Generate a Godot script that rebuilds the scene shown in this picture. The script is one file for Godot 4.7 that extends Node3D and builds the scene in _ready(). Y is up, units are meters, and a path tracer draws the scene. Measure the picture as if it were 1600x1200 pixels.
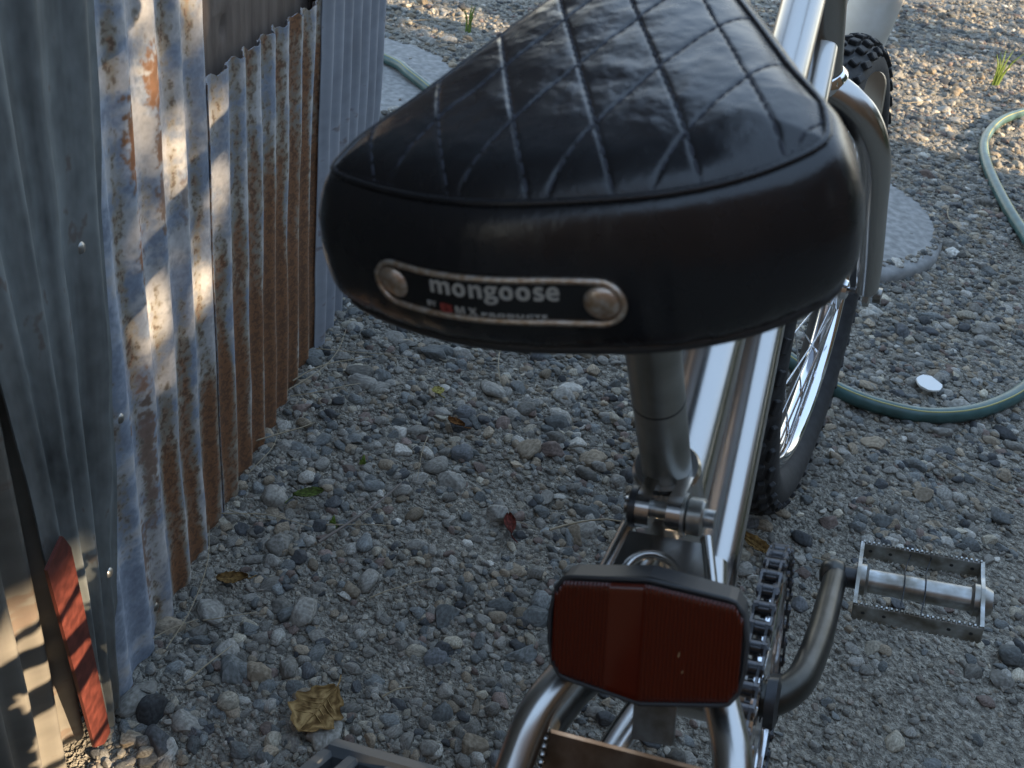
extends Node3D

# ---------------------------------------------------------------- mesh builder
class MB:
	var v := PackedVector3Array()
	var n := PackedVector3Array()
	var uv := PackedVector2Array()
	var c := PackedColorArray()
	var ix := PackedInt32Array()
	var col := Color(1, 1, 1)

	func vert(p: Vector3, nn: Vector3, u := Vector2.ZERO) -> int:
		v.append(p); n.append(nn); uv.append(u); c.append(col)
		return v.size() - 1

	func tri(a: int, b: int, d: int):
		# front faces run clockwise: turn the triangle to suit its normals
		var fn := (v[b] - v[a]).cross(v[d] - v[a])
		if fn.dot(n[a] + n[b] + n[d]) > 0.0:
			ix.append(a); ix.append(d); ix.append(b)
		else:
			ix.append(a); ix.append(b); ix.append(d)

	func quad(a: int, b: int, d: int, e: int):
		tri(a, b, d); tri(a, d, e)

	# nu rows of nv points; smooth normals from the surface, side = +1 / -1 picks which way they point
	func grid(P: PackedVector3Array, nu: int, nv: int, wu := false, wv := false, side := 1.0, UV = null):
		var acc := PackedVector3Array(); acc.resize(P.size())
		var eu := nu if wu else nu - 1
		var ev := nv if wv else nv - 1
		for i in eu:
			for j in ev:
				var a := i * nv + j
				var b := ((i + 1) % nu) * nv + j
				var d := ((i + 1) % nu) * nv + (j + 1) % nv
				var e := i * nv + (j + 1) % nv
				var fn := (P[d] - P[a]).cross(P[e] - P[b])
				acc[a] += fn; acc[b] += fn; acc[d] += fn; acc[e] += fn
		var o := v.size()
		for k in P.size():
			vert(P[k], acc[k].normalized() * side, UV[k] if UV != null else Vector2(float(k % nv) / maxf(1, nv - 1), float(k / nv) / maxf(1, nu - 1)))
		for i in eu:
			for j in ev:
				quad(o + i * nv + j, o + ((i + 1) % nu) * nv + j, o + ((i + 1) % nu) * nv + (j + 1) % nv, o + i * nv + (j + 1) % nv)

	# thin sheet with thickness: front, back and rim
	func sheet(P: PackedVector3Array, nu: int, nv: int, off: Vector3, side := 1.0, UV = null):
		grid(P, nu, nv, false, false, side, UV)
		var Q := PackedVector3Array()
		for p in P: Q.append(p + off)
		grid(Q, nu, nv, false, false, -side, UV)
		for j in nv - 1:
			rim(P[j], P[j + 1], off); rim(P[(nu - 1) * nv + j], P[(nu - 1) * nv + j + 1], off)
		for i in nu - 1:
			rim(P[i * nv], P[(i + 1) * nv], off); rim(P[i * nv + nv - 1], P[(i + 1) * nv + nv - 1], off)

	func rim(a: Vector3, b: Vector3, off: Vector3):
		flat4(a, b, b + off, a + off)

	func flat4(a: Vector3, b: Vector3, d: Vector3, e: Vector3):
		var fn := (d - a).cross(e - b).normalized()
		quad(vert(a, fn, Vector2(0, 0)), vert(b, fn, Vector2(1, 0)), vert(d, fn, Vector2(1, 1)), vert(e, fn, Vector2(0, 1)))

	func sweep(path: PackedVector3Array, rad, seg := 10, caps := true, closed := false, flatten := 1.0, ref := Vector3.ZERO):
		var m := path.size()
		var t0 := (path[1] - path[0]).normalized()
		var x := t0.cross(Vector3.UP if absf(t0.y) < 0.9 else Vector3.RIGHT).normalized()
		if ref != Vector3.ZERO: x = (ref - t0 * ref.dot(t0)).normalized()
		var o := v.size()
		var len := 0.0
		for i in m:
			var t := Vector3.ZERO
			if closed: t = (path[(i + 1) % m] - path[(i - 1 + m) % m]).normalized()
			else: t = (path[mini(i + 1, m - 1)] - path[maxi(i - 1, 0)]).normalized()
			if i > 0: len += path[i].distance_to(path[i - 1])
			x = (x - t * x.dot(t)).normalized()
			var y := t.cross(x)
			var r: float = rad if rad is float else rad[i]
			for k in seg + 1:
				var a := TAU * k / seg
				var d := x * cos(a) * flatten + y * sin(a)
				var nn := (x * cos(a) / flatten + y * sin(a)).normalized()
				vert(path[i] + d * r, nn, Vector2(float(k) / seg, len * 10.0))
		var w := seg + 1
		for i in (m if closed else m - 1):
			for k in seg:
				quad(o + i * w + k, o + ((i + 1) % m) * w + k, o + ((i + 1) % m) * w + k + 1, o + i * w + k + 1)
		if caps and not closed:
			for e in [0, m - 1]:
				var nn := (path[0] - path[1]).normalized() if e == 0 else (path[m - 1] - path[m - 2]).normalized()
				var cc := vert(path[e], nn)
				var ring := []
				for k in w: ring.append(vert(v[o + e * w + k], nn))
				for k in seg: tri(cc, ring[k], ring[k + 1])

	func cyl(a: Vector3, b: Vector3, r, seg := 16, r2 := -1.0):
		sweep(PackedVector3Array([a, b]), PackedFloat32Array([r, r if r2 < 0 else r2]), seg)

	# prof: (radius, along the axis); each pair of points is a band with its own crease unless smooth
	func lathe(prof: Array, xf: Transform3D, seg := 24, smooth := false):
		for i in prof.size() - 1:
			var a: Vector2 = prof[i]
			var b: Vector2 = prof[i + 1]
			var nb := Vector2(b.y - a.y, a.x - b.x).normalized()
			var na := nb
			var nc := nb
			if smooth:
				if i > 0:
					var q: Vector2 = prof[i - 1]
					na = (nb + Vector2(a.y - q.y, q.x - a.x).normalized()).normalized()
				if i < prof.size() - 2:
					var q: Vector2 = prof[i + 2]
					nc = (nb + Vector2(q.y - b.y, b.x - q.x).normalized()).normalized()
			var o := v.size()
			for k in seg + 1:
				var t := TAU * k / seg
				var d := Vector3(cos(t), 0, sin(t))
				vert(xf * (d * a.x + Vector3(0, a.y, 0)), (xf.basis * (d * na.x + Vector3(0, na.y, 0))).normalized(), Vector2(float(k) / seg, 0))
				vert(xf * (d * b.x + Vector3(0, b.y, 0)), (xf.basis * (d * nc.x + Vector3(0, nc.y, 0))).normalized(), Vector2(float(k) / seg, 1))
			for k in seg:
				quad(o + k * 2, o + k * 2 + 1, o + k * 2 + 3, o + k * 2 + 2)

	# box with chamfered edges
	func box(xf: Transform3D, s: Vector3, ch := 0.001):
		var h := s * 0.5
		ch = minf(ch, minf(h.x, minf(h.y, h.z)) * 0.9)
		for ax in 3:
			for sg in [-1.0, 1.0]:
				var u := (ax + 1) % 3
				var w := (ax + 2) % 3
				var q := []
				for k in [[-1, -1], [1, -1], [1, 1], [-1, 1]]:
					var p := Vector3.ZERO
					p[ax] = sg * h[ax]; p[u] = k[0] * (h[u] - ch); p[w] = k[1] * (h[w] - ch)
					q.append(p)
				face(xf, q)
				# the two edges along w on this side (each edge once)
				for k in [-1.0, 1.0]:
					var e := []
					for z in [[0, -1], [0, 1], [1, 1], [1, -1]]:
						var p := Vector3.ZERO
						p[ax] = sg * (h[ax] if z[0] == 0 else h[ax] - ch)
						p[u] = k * (h[u] - ch if z[0] == 0 else h[u])
						p[w] = z[1] * (h[w] - ch)
						e.append(p)
					face(xf, e)
		for sx in [-1.0, 1.0]:
			for sy in [-1.0, 1.0]:
				for sz in [-1.0, 1.0]:
					var k := Vector3(sx, sy, sz)
					face(xf, [k * (h - Vector3(0, ch, ch)), k * (h - Vector3(ch, 0, ch)), k * (h - Vector3(ch, ch, 0))])

	func face(xf: Transform3D, q: Array):
		var mid := Vector3.ZERO
		for p in q: mid += p
		mid /= q.size()
		var fn: Vector3 = (q[1] - q[0]).cross(q[2] - q[0]).normalized()
		if fn.dot(mid) < 0: fn = -fn
		fn = (xf.basis * fn).normalized()
		var id := []
		for k in q.size(): id.append(vert(xf * q[k], fn, Vector2(float(k == 1 or k == 2), float(k > 1))))
		tri(id[0], id[1], id[2])
		if q.size() > 3: tri(id[0], id[2], id[3])

	# flat outline (x, y) given thickness along z
	func extrude(poly: PackedVector2Array, z0: float, z1: float, xf: Transform3D):
		var ids := Geometry2D.triangulate_polygon(poly)
		for z in [z0, z1]:
			var nn := (xf.basis * Vector3(0, 0, -1.0 if z == minf(z0, z1) else 1.0)).normalized()
			var o := v.size()
			for p in poly: vert(xf * Vector3(p.x, p.y, z), nn, p * 10.0)
			for k in range(0, ids.size(), 3): tri(o + ids[k], o + ids[k + 1], o + ids[k + 2])
		var area := 0.0
		for k in poly.size(): area += poly[k].cross(poly[(k + 1) % poly.size()])
		for k in poly.size():
			var a := poly[k]
			var b := poly[(k + 1) % poly.size()]
			var d := (b - a).normalized()
			var nn := (xf.basis * (Vector3(d.y, -d.x, 0) * signf(area))).normalized()
			quad(vert(xf * Vector3(a.x, a.y, z0), nn), vert(xf * Vector3(b.x, b.y, z0), nn), vert(xf * Vector3(b.x, b.y, z1), nn), vert(xf * Vector3(a.x, a.y, z1), nn))

	func mesh() -> ArrayMesh:
		var a := []; a.resize(Mesh.ARRAY_MAX)
		a[Mesh.ARRAY_VERTEX] = v; a[Mesh.ARRAY_NORMAL] = n; a[Mesh.ARRAY_TEX_UV] = uv; a[Mesh.ARRAY_COLOR] = c; a[Mesh.ARRAY_INDEX] = ix
		var m := ArrayMesh.new()
		m.add_surface_from_arrays(Mesh.PRIMITIVE_TRIANGLES, a)
		return m


# ---------------------------------------------------------------- small helpers
var rng := RandomNumberGenerator.new()
var taken := {}

func numbered(called: String, parent: Node) -> String:
	var k := "%d/%s" % [parent.get_instance_id(), called]
	taken[k] = taken.get(k, -1) + 1
	return called if taken[k] == 0 else "%s_%03d" % [called, taken[k]]

func put(called: String, mesh: Mesh, mat: Material, parent: Node = self, xf := Transform3D.IDENTITY) -> MeshInstance3D:
	var o := MeshInstance3D.new()
	o.name = numbered(called, parent)
	o.mesh = mesh
	o.material_override = mat
	o.transform = xf
	parent.add_child(o, true)
	return o

func node(called: String, parent: Node = self, xf := Transform3D.IDENTITY) -> Node3D:
	var o := Node3D.new()
	o.name = numbered(called, parent)
	o.transform = xf
	parent.add_child(o, true)
	return o

func tag(o: Node, label: String, category := "", group := "", kind := ""):
	if label: o.set_meta("label", label)
	if category: o.set_meta("category", category)
	if group: o.set_meta("group", group)
	if kind: o.set_meta("kind", kind)

func lin(r: float, g: float, b: float) -> Color:
	return Color(r, g, b).linear_to_srgb()

func mat(col: Color, rough := 0.6, metal := 0.0, spec := 0.5) -> StandardMaterial3D:
	var m := StandardMaterial3D.new()
	m.albedo_color = col; m.roughness = rough; m.metallic = metal; m.metallic_specular = spec
	return m

func spline(pts: Array, per := 8, closed := false) -> PackedVector3Array:
	var out := PackedVector3Array()
	var m := pts.size()
	for i in (m if closed else m - 1):
		var p0: Vector3 = pts[(i - 1 + m) % m] if closed or i > 0 else pts[0] * 2.0 - pts[1]
		var p1: Vector3 = pts[i]
		var p2: Vector3 = pts[(i + 1) % m]
		var p3: Vector3 = pts[(i + 2) % m] if closed or i < m - 2 else pts[m - 1] * 2.0 - pts[m - 2]
		for k in per:
			out.append(p1.cubic_interpolate(p2, p0, p3, float(k) / per))
	if not closed: out.append(pts[m - 1])
	return out

func axis_to(at: Vector3, dir: Vector3) -> Transform3D:      # local y runs along dir
	var y := dir.normalized()
	var x := y.cross(Vector3(0, 0, 1) if absf(y.z) < 0.9 else Vector3(1, 0, 0)).normalized()
	return Transform3D(Basis(x, y, x.cross(y)), at)

func noise_bytes(w: int, h: int, freq: float, sd: int, oct := 4) -> PackedByteArray:
	var f := FastNoiseLite.new()
	f.seed = sd; f.frequency = freq; f.noise_type = FastNoiseLite.TYPE_SIMPLEX_SMOOTH; f.fractal_octaves = oct
	var im := f.get_image(w, h)
	im.convert(Image.FORMAT_L8)
	return im.get_data()

func streak_bytes(w: int, h: int, freq: float, squeeze: int, sd: int) -> PackedByteArray:
	var f := FastNoiseLite.new()
	f.seed = sd; f.frequency = freq; f.noise_type = FastNoiseLite.TYPE_SIMPLEX_SMOOTH; f.fractal_octaves = 4
	var im := f.get_image(w, h / squeeze)
	im.convert(Image.FORMAT_L8)
	im.resize(w, h, Image.INTERPOLATE_CUBIC)
	return im.get_data()

func seamless(sz: int, freq: float, sd: int, oct: int) -> Image:
	var f := FastNoiseLite.new()
	f.seed = sd; f.frequency = freq; f.noise_type = FastNoiseLite.TYPE_SIMPLEX_SMOOTH; f.fractal_octaves = oct
	return f.get_seamless_image(sz, sz)

func tex(im: Image) -> ImageTexture:
	im.generate_mipmaps()
	return ImageTexture.create_from_image(im)

# grey grain between lo and hi (sRGB), as a tiling picture
func grain(sz: int, freq: float, sd: int, oct: int, lo: Color, hi: Color, gain := 1.0) -> ImageTexture:
	var d := seamless(sz, freq, sd, oct)
	d.convert(Image.FORMAT_L8)
	var b := d.get_data()
	var out := PackedByteArray(); out.resize(sz * sz * 3)
	for k in sz * sz:
		var t := clampf((b[k] / 255.0 - 0.5) * gain + 0.5, 0, 1)
		out[k * 3] = int(255 * lerpf(lo.r, hi.r, t)); out[k * 3 + 1] = int(255 * lerpf(lo.g, hi.g, t)); out[k * 3 + 2] = int(255 * lerpf(lo.b, hi.b, t))
	return tex(Image.create_from_data(sz, sz, false, Image.FORMAT_RGB8, out))

func triplanar(m: StandardMaterial3D, scale: float, world := false):
	m.uv1_triplanar = true
	m.uv1_world_triplanar = world
	m.uv1_scale = Vector3.ONE * scale

func relief(m: StandardMaterial3D, sz: int, freq: float, sd: int, oct: int, cm: float):
	var d := seamless(sz, freq, sd, oct)
	d.convert(Image.FORMAT_L8)
	m.heightmap_enabled = true
	m.heightmap_texture = tex(d)
	m.heightmap_scale = cm

# ---------------------------------------------------------------- places
const CAM := Vector3(0, 0.77, 0)
var cam_basis := Basis(Vector3(0.987, 0.131, -0.090), Vector3(-0.159, 0.814, -0.559), Vector3(0, 0.566, 0.824)).orthonormalized()
var SUN := Vector3(0.88, 0.33, 0.33).normalized()
var M := {}

func _ready():
	rng.seed = 7
	# ---- camera
	var cam := Camera3D.new()
	cam.name = "camera"
	cam.transform = Transform3D(cam_basis, CAM)
	cam.fov = 41.11
	cam.near = 0.03
	cam.far = 400.0
	var lens := CameraAttributesPhysical.new()
	lens.frustum_focal_length = 32.0
	lens.frustum_focus_distance = 0.95
	lens.frustum_near = 0.03
	lens.frustum_far = 400.0
	lens.exposure_aperture = 18.0
	cam.attributes = lens
	add_child(cam)
	# ---- sky
	var env := Environment.new()
	env.background_mode = Environment.BG_SKY
	var sm := ProceduralSkyMaterial.new()
	sm.sky_top_color = Color(0.52, 0.61, 0.72)
	sm.sky_horizon_color = Color(0.91, 0.91, 0.85)
	sm.sky_curve = 0.16
	sm.ground_bottom_color = Color(0.25, 0.22, 0.18)
	sm.ground_horizon_color = Color(0.55, 0.56, 0.55)
	sm.sun_angle_max = 4.0
	var sk := Sky.new()
	sk.sky_material = sm
	env.sky = sk
	env.tonemap_mode = Environment.TONE_MAPPER_LINEAR
	env.tonemap_exposure = 3.65
	env.sdfgi_enabled = true
	env.ssao_enabled = true
	env.ssil_enabled = true
	var we := WorldEnvironment.new()
	we.name = "environment"
	we.environment = env
	add_child(we)
	# ---- sun
	var sun := DirectionalLight3D.new()
	sun.name = "sun"
	sun.light_color = Color(1.0, 0.89, 0.74)
	sun.light_energy = 1.5
	sun.light_angular_distance = 0.65
	sun.shadow_enabled = true
	sun.transform = Transform3D(Basis.looking_at(-SUN, Vector3.UP), SUN * 20.0)
	add_child(sun)

	materials()
	build_ground()
	build_shed()
	build_yard()
	build_fence()
	build_vine()
	build_house()
	build_shrubs()
	build_bicycle()
	build_litter()

func materials():
	var m := mat(lin(0.44, 0.425, 0.405), 0.20, 1.0)      # nickel plated tubes
	m.roughness_texture = grain(256, 0.02, 11, 4, Color(0.8, 0.8, 0.8), Color(1, 1, 1))
	triplanar(m, 9.0)
	m.roughness = 0.27
	M.nickel = m
	M.chrome = mat(lin(0.72, 0.72, 0.73), 0.10, 1.0)
	m = mat(lin(0.36, 0.365, 0.35), 0.42, 0.85)
	m.albedo_texture = grain(256, 0.012, 12, 5, Color(0.72, 0.72, 0.70), Color(1, 1, 1), 1.4)
	triplanar(m, 7.0)
	M.post = m
	m = mat(lin(0.11, 0.112, 0.11), 0.36, 0.9)
	m.albedo_texture = grain(256, 0.015, 13, 5, Color(0.7, 0.68, 0.64), Color(1, 1, 1), 1.3)
	triplanar(m, 8.0)
	M.crank = m
	m = mat(lin(0.50, 0.52, 0.53), 0.34, 0.9)
	m.albedo_texture = grain(256, 0.02, 14, 5, Color(0.62, 0.58, 0.52), Color(1, 1, 1), 1.3)
	triplanar(m, 10.0)
	M.steel = m
	M.dark_metal = mat(lin(0.05, 0.052, 0.055), 0.4, 0.7)
	m = mat(lin(0.016, 0.016, 0.018), 0.75)
	m.albedo_texture = grain(256, 0.03, 15, 4, Color(0.6, 0.6, 0.6), Color(1, 1, 1), 1.5)
	triplanar(m, 12.0)
	m.albedo_color = lin(0.03, 0.031, 0.033)
	M.rubber = m
	m = mat(lin(0.008, 0.008, 0.010), 0.30, 0.0, 0.5)    # black vinyl
	m.roughness_texture = grain(256, 0.012, 18, 5, Color(0.62, 0.62, 0.62), Color(1, 1, 1), 1.5)
	m.roughness = 0.33
	relief(m, 512, 0.05, 16, 4, 0.008)
	triplanar(m, 14.0)
	M.vinyl = m
	M.thread = mat(lin(0.035, 0.038, 0.05), 0.8)
	M.badge_black = mat(lin(0.008, 0.008, 0.009), 0.25)
	m = mat(lin(0.72, 0.68, 0.64), 0.40, 0.9)
	m.albedo_texture = grain(128, 0.05, 17, 4, Color(0.78, 0.67, 0.56), Color(1, 1, 1), 1.6)
	triplanar(m, 40.0)
	M.badge_metal = m
	M.badge_print = mat(lin(0.72, 0.70, 0.66), 0.35, 0.6)
	M.badge_red = mat(lin(0.3, 0.05, 0.04), 0.4)
	M.plastic = mat(lin(0.02, 0.021, 0.023), 0.5)
	m = mat(lin(0.055, 0.06, 0.065), 0.5)
	M.grey_plastic = m

# ---------------------------------------------------------------- ground and gravel
var gnoise := FastNoiseLite.new()
var dnoise := FastNoiseLite.new()

func gh(x: float, z: float) -> float:
	return gnoise.get_noise_2d(x * 100.0, z * 100.0) * 0.007

# how bare the soil is at a place: 0 packed with stones, 1 bare
func bare(x: float, z: float) -> float:
	var b := 0.02 + dnoise.get_noise_2d(x * 100.0, z * 100.0) * 1.2
	b += 0.95 * exp(-pow((x - 0.45) / 0.20, 2) - pow((z + 0.74) / 0.26, 2))       # swept patch beside the pedal
	b += 0.7 * exp(-pow((x - 0.50) / 0.10, 2) - pow((z + 1.18) / 0.10, 2))         # inside the hose bend
	b += 0.35 * exp(-pow((x - 0.32) / 0.20, 2) - pow((z + 0.62) / 0.20, 2))
	b += 0.25 * exp(-pow((x + 0.10) / 0.14, 2) - pow((z + 0.70) / 0.12, 2))
	return clampf(b, 0, 1)

func ico(sub: int) -> Array:
	var t := (1.0 + sqrt(5.0)) / 2.0
	var vs: Array = []
	for p in [[-1, t, 0], [1, t, 0], [-1, -t, 0], [1, -t, 0], [0, -1, t], [0, 1, t], [0, -1, -t], [0, 1, -t], [t, 0, -1], [t, 0, 1], [-t, 0, -1], [-t, 0, 1]]:
		vs.append(Vector3(p[0], p[1], p[2]).normalized())
	var fs: Array = [[0, 11, 5], [0, 5, 1], [0, 1, 7], [0, 7, 10], [0, 10, 11], [1, 5, 9], [5, 11, 4], [11, 10, 2], [10, 7, 6], [7, 1, 8], [3, 9, 4], [3, 4, 2], [3, 2, 6], [3, 6, 8], [3, 8, 9], [4, 9, 5], [2, 4, 11], [6, 2, 10], [8, 6, 7], [9, 8, 1]]
	for s in sub:
		var mid := {}
		var nf: Array = []
		for f in fs:
			var e := []
			for k in 3:
				var a: int = mini(f[k], f[(k + 1) % 3])
				var b: int = maxi(f[k], f[(k + 1) % 3])
				var key := a * 10000 + b
				if not mid.has(key):
					vs.append(((vs[a] + vs[b]) * 0.5).normalized())
					mid[key] = vs.size() - 1
				e.append(mid[key])
			nf.append([f[0], e[0], e[2]]); nf.append([f[1], e[1], e[0]]); nf.append([f[2], e[2], e[1]]); nf.append(e)
		fs = nf
	return [vs, fs]

func stone_mesh(sd: int, angular: float, sub := 2) -> ArrayMesh:
	var g := ico(sub)
	var f := FastNoiseLite.new()
	f.seed = sd; f.frequency = 0.7; f.fractal_octaves = 3
	var r := RandomNumberGenerator.new()
	r.seed = sd
	var cuts: Array = []
	for k in 9:
		cuts.append([Vector3(r.randfn(), r.randfn(), r.randfn()).normalized(), r.randf_range(0.55, 0.9)])
	var mb := MB.new()
	var P := PackedVector3Array()
	for p: Vector3 in g[0]:
		var q: Vector3 = p * (1.0 + 0.28 * f.get_noise_3d(p.x * 1.3, p.y * 1.3, p.z * 1.3))
		for c in cuts:
			var over: float = q.dot(c[0]) - c[1]
			if over > 0: q -= c[0] * over * angular
		P.append(q)
	var acc := PackedVector3Array(); acc.resize(P.size())
	for t in g[1]:
		var fn := (P[t[1]] - P[t[0]]).cross(P[t[2]] - P[t[0]])
		if fn.dot(P[t[0]]) < 0: fn = -fn
		for k in t: acc[k] += fn
	for k in P.size(): mb.vert(P[k], acc[k].normalized())
	for t in g[1]: mb.tri(t[0], t[1], t[2])
	return mb.mesh()

func stone_color(r: float) -> Color:
	var c: Color
	if r < 0.22: c = Color(0.170, 0.180, 0.178)
	elif r < 0.46: c = Color(0.245, 0.236, 0.212)
	elif r < 0.54: c = Color(0.095, 0.10, 0.105)
	elif r < 0.70: c = Color(0.33, 0.32, 0.29)
	elif r < 0.85: c = Color(0.31, 0.26, 0.195)
	elif r < 0.91: c = Color(0.20, 0.155, 0.135)
	elif r < 0.98: c = Color(0.42, 0.385, 0.31)
	else: c = Color(0.56, 0.54, 0.49)
	return c

func shows(p: Vector3) -> bool:
	var q := cam_basis.transposed() * (p - CAM)
	if q.z > -0.1: return false
	return absf(q.x / -q.z) < 0.50 and absf(q.y / -q.z) < 0.375

func line_steps(lo: float, a: float, b: float, hi: float, fine: float) -> PackedFloat32Array:
	var out := PackedFloat32Array()
	var k := lo
	var before: Array = []
	var st := fine
	var x := a
	while x > lo:
		before.push_front(x); st *= 1.35; x -= st
	before.push_front(lo)
	for q in before: out.append(q)
	x = a + fine
	while x < b:
		out.append(x); x += fine
	st = fine
	while x < hi:
		out.append(x); st *= 1.35; x += st
	out.append(hi)
	return out

func build_ground():
	gnoise.seed = 21; gnoise.frequency = 0.06; gnoise.fractal_octaves = 4
	dnoise.seed = 26; dnoise.frequency = 0.045; dnoise.fractal_octaves = 3
	var xs := line_steps(-60.0, -0.6, 2.0, 60.0, 0.014)
	var zs := line_steps(-80.0, -3.4, -0.3, 60.0, 0.014)
	var P := PackedVector3Array()
	for z in zs:
		for x in xs:
			P.append(Vector3(x, gh(x, z) + 0.0025 * gnoise.get_noise_2d(x * 900.0, z * 900.0), z))
	var mb := MB.new()
	mb.grid(P, zs.size(), xs.size(), false, false, 1.0)
	if mb.n[mb.n.size() / 2].y < 0:
		mb = MB.new(); mb.grid(P, zs.size(), xs.size(), false, false, -1.0)
	var m := mat(Color(1, 1, 1), 0.95, 0.0, 0.3)
	m.albedo_texture = grain(1024, 0.03, 22, 6, lin(0.15, 0.138, 0.115), lin(0.42, 0.395, 0.335), 1.8)
	triplanar(m, 3.1, true)
	relief(m, 1024, 0.06, 23, 5, 0.9)
	var g := put("ground", mb.mesh(), m)
	tag(g, "grey brown dirt yard covered with loose gravel", "", "", "structure")

	# the stones, largest kinds first
	var meshes: Array = []
	for k in 8: meshes.append(stone_mesh(100 + k, 0.5 if k < 3 else 1.0))
	var sm := mat(Color(1, 1, 1), 0.85, 0.0, 0.35)
	sm.vertex_color_use_as_albedo = true
	sm.albedo_texture = grain(256, 0.02, 24, 5, Color(0.66, 0.65, 0.63), Color(1.0, 1.0, 1.0), 1.7)
	triplanar(sm, 0.55)
	var list: Array = []          # [key, mesh, xform, color]
	var area: Array = [[-0.34, 1.35, -2.2, -0.42, 15500, 0.0043, 0.46], [-0.34, 1.35, -2.2, -0.42, 19000, 0.0025, 0.35], [-1.6, 2.6, -5.6, -2.2, 5200, 0.0060, 0.42], [-1.6, 2.6, -5.6, -2.2, 3600, 0.0035, 0.35], [-0.34, 1.35, -2.2, -0.42, 110, 0.0085, 0.25]]
	for a in area:
		var count := int((a[1] - a[0]) * (a[3] - a[2]) * a[4])
		for k in count:
			var x := rng.randf_range(a[0], a[1])
			var z := rng.randf_range(a[2], a[3])
			var r: float = a[5] * exp(rng.randfn() * a[6])
			r = minf(r, 0.017)
			var d2 := rng.randf()
			var cr := rng.randf()
			var mk := rng.randi() % 8
			var q := Basis(Quaternion(Vector3(rng.randfn(), rng.randfn(), rng.randfn()).normalized(), rng.randf() * TAU))
			var fl := Vector3(rng.randf_range(0.9, 1.45), rng.randf_range(0.5, 0.85), rng.randf_range(0.75, 1.05))
			var yaw := rng.randf() * TAU
			var tilt := rng.randfn() * 0.25
			var tone := exp(rng.randfn() * 0.22)
			var wx := -0.305 - 0.0308 * z
			if x < wx and z > -1.45: continue
			var big := r > 0.0045
			var bb := bare(x, z)
			if d2 < bb * (0.95 if big else 0.62): continue
			if not shows(Vector3(x, 0.005, z)): continue
			var on := in_paver(x, z)
			if on and (r > 0.009 or d2 > 0.008) and in_paver_deep(x, z): continue
			var b := Basis(Vector3.UP, yaw) * Basis(Vector3.RIGHT, tilt) * Basis.from_scale(fl * r) * q
			var p := Vector3(x, (0.021 if on else gh(x, z)) + r * fl.y * rng.randf_range(-0.15, 0.42), z)
			var c := stone_color(cr)
			if not big: c = c.lerp(Color(0.28, 0.26, 0.22), 0.55)
			list.append([r / p.distance_to(CAM), mk, Transform3D(b, p), Color(c.r * tone, c.g * tone, c.b * tone)])
	list.sort_custom(func(u, w): return u[0] > w[0])
	var tints := {}
	for k in 300:
		var s: Array = list[k]
		var cc: Color = s[3]
		var key := Vector3i(int(cc.r * 40), int(cc.g * 40), int(cc.b * 40))
		if not tints.has(key):
			var pm: StandardMaterial3D = sm.duplicate()
			pm.vertex_color_use_as_albedo = false
			pm.albedo_color = cc.linear_to_srgb()
			tints[key] = pm
		put("pebble", meshes[s[1]], tints[key], g, s[2])
	for k in 8:
		var rest: Array = []
		for i in range(300, list.size()):
			if list[i][1] == k: rest.append(list[i])
		var mm := MultiMesh.new()
		mm.transform_format = MultiMesh.TRANSFORM_3D
		mm.use_colors = true
		mm.mesh = meshes[k]
		mm.instance_count = rest.size()
		for i in rest.size():
			mm.set_instance_transform(i, rest[i][2])
			mm.set_instance_color(i, rest[i][3])
		var mi := MultiMeshInstance3D.new()
		mi.name = numbered("gravel", g)
		mi.multimesh = mm
		mi.material_override = sm
		g.add_child(mi, true)
		mi.set_meta("kind", "stuff")
	print("stones ", list.size())

var pavers: Array = [[Vector2(-0.47, -2.19), 0.27], [Vector2(0.485, -1.87), 0.275]]

func in_paver(x: float, z: float) -> bool:
	for p in pavers:
		if Vector2(x, z).distance_to(p[0]) < p[1] - 0.004: return true
	return false

func in_paver_deep(x: float, z: float) -> bool:
	for p in pavers:
		if Vector2(x, z).distance_to(p[0]) < p[1] - 0.018: return true
	return false

# ---------------------------------------------------------------- shed
func wx(z: float) -> float:
	return -0.3078 - 0.0308 * z

func sheet_mesh(z0: float, z1: float, y0: float, y1: float, off: float, pitch: float, amp: float, edge: Callable, sd: int, zp := 0.0) -> ArrayMesh:
	var f := FastNoiseLite.new()
	f.seed = sd; f.frequency = 0.9
	var nz := int(absf(z1 - z0) / pitch * 14.0) + 2
	var ny := 40
	var P := PackedVector3Array()
	var UV := PackedVector2Array()
	for i in ny:
		for j in nz:
			var u := float(j) / (nz - 1)
			var z := lerpf(z0, z1, u)
			var lo := y0 + 0.004 * f.get_noise_2d(z * 60.0, 3.0)
			var e: Vector2 = edge.call(z, lo, y1)
			var y := lerpf(e.x, e.y, float(i) / (ny - 1))
			var zz := z + 0.0025 * f.get_noise_2d(y * 5.0, z * 7.0)
			var w := pow(0.5 + 0.5 * cos(TAU * (z - zp) / pitch), 1.35)
			var x := wx(zz) + off + amp * (w * 2.0 - 1.0) * (1.0 + 0.15 * f.get_noise_2d(y * 4.0, z * 9.0)) + 0.003 * f.get_noise_2d(y * 3.0 + 50.0, z * 3.0)
			P.append(Vector3(x, y, zz))
			UV.append(Vector2((-0.42 - z) / 1.05, (0.66 - y) / 0.70))
	var mb := MB.new()
	mb.grid(P, ny, nz, false, false, 1.0, UV)
	var sgn := 1.0 if mb.n[mb.n.size() / 2].x > 0 else -1.0
	mb = MB.new()
	mb.sheet(P, ny, nz, Vector3(-0.0012, 0, 0), sgn, UV)
	return mb.mesh()

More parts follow.
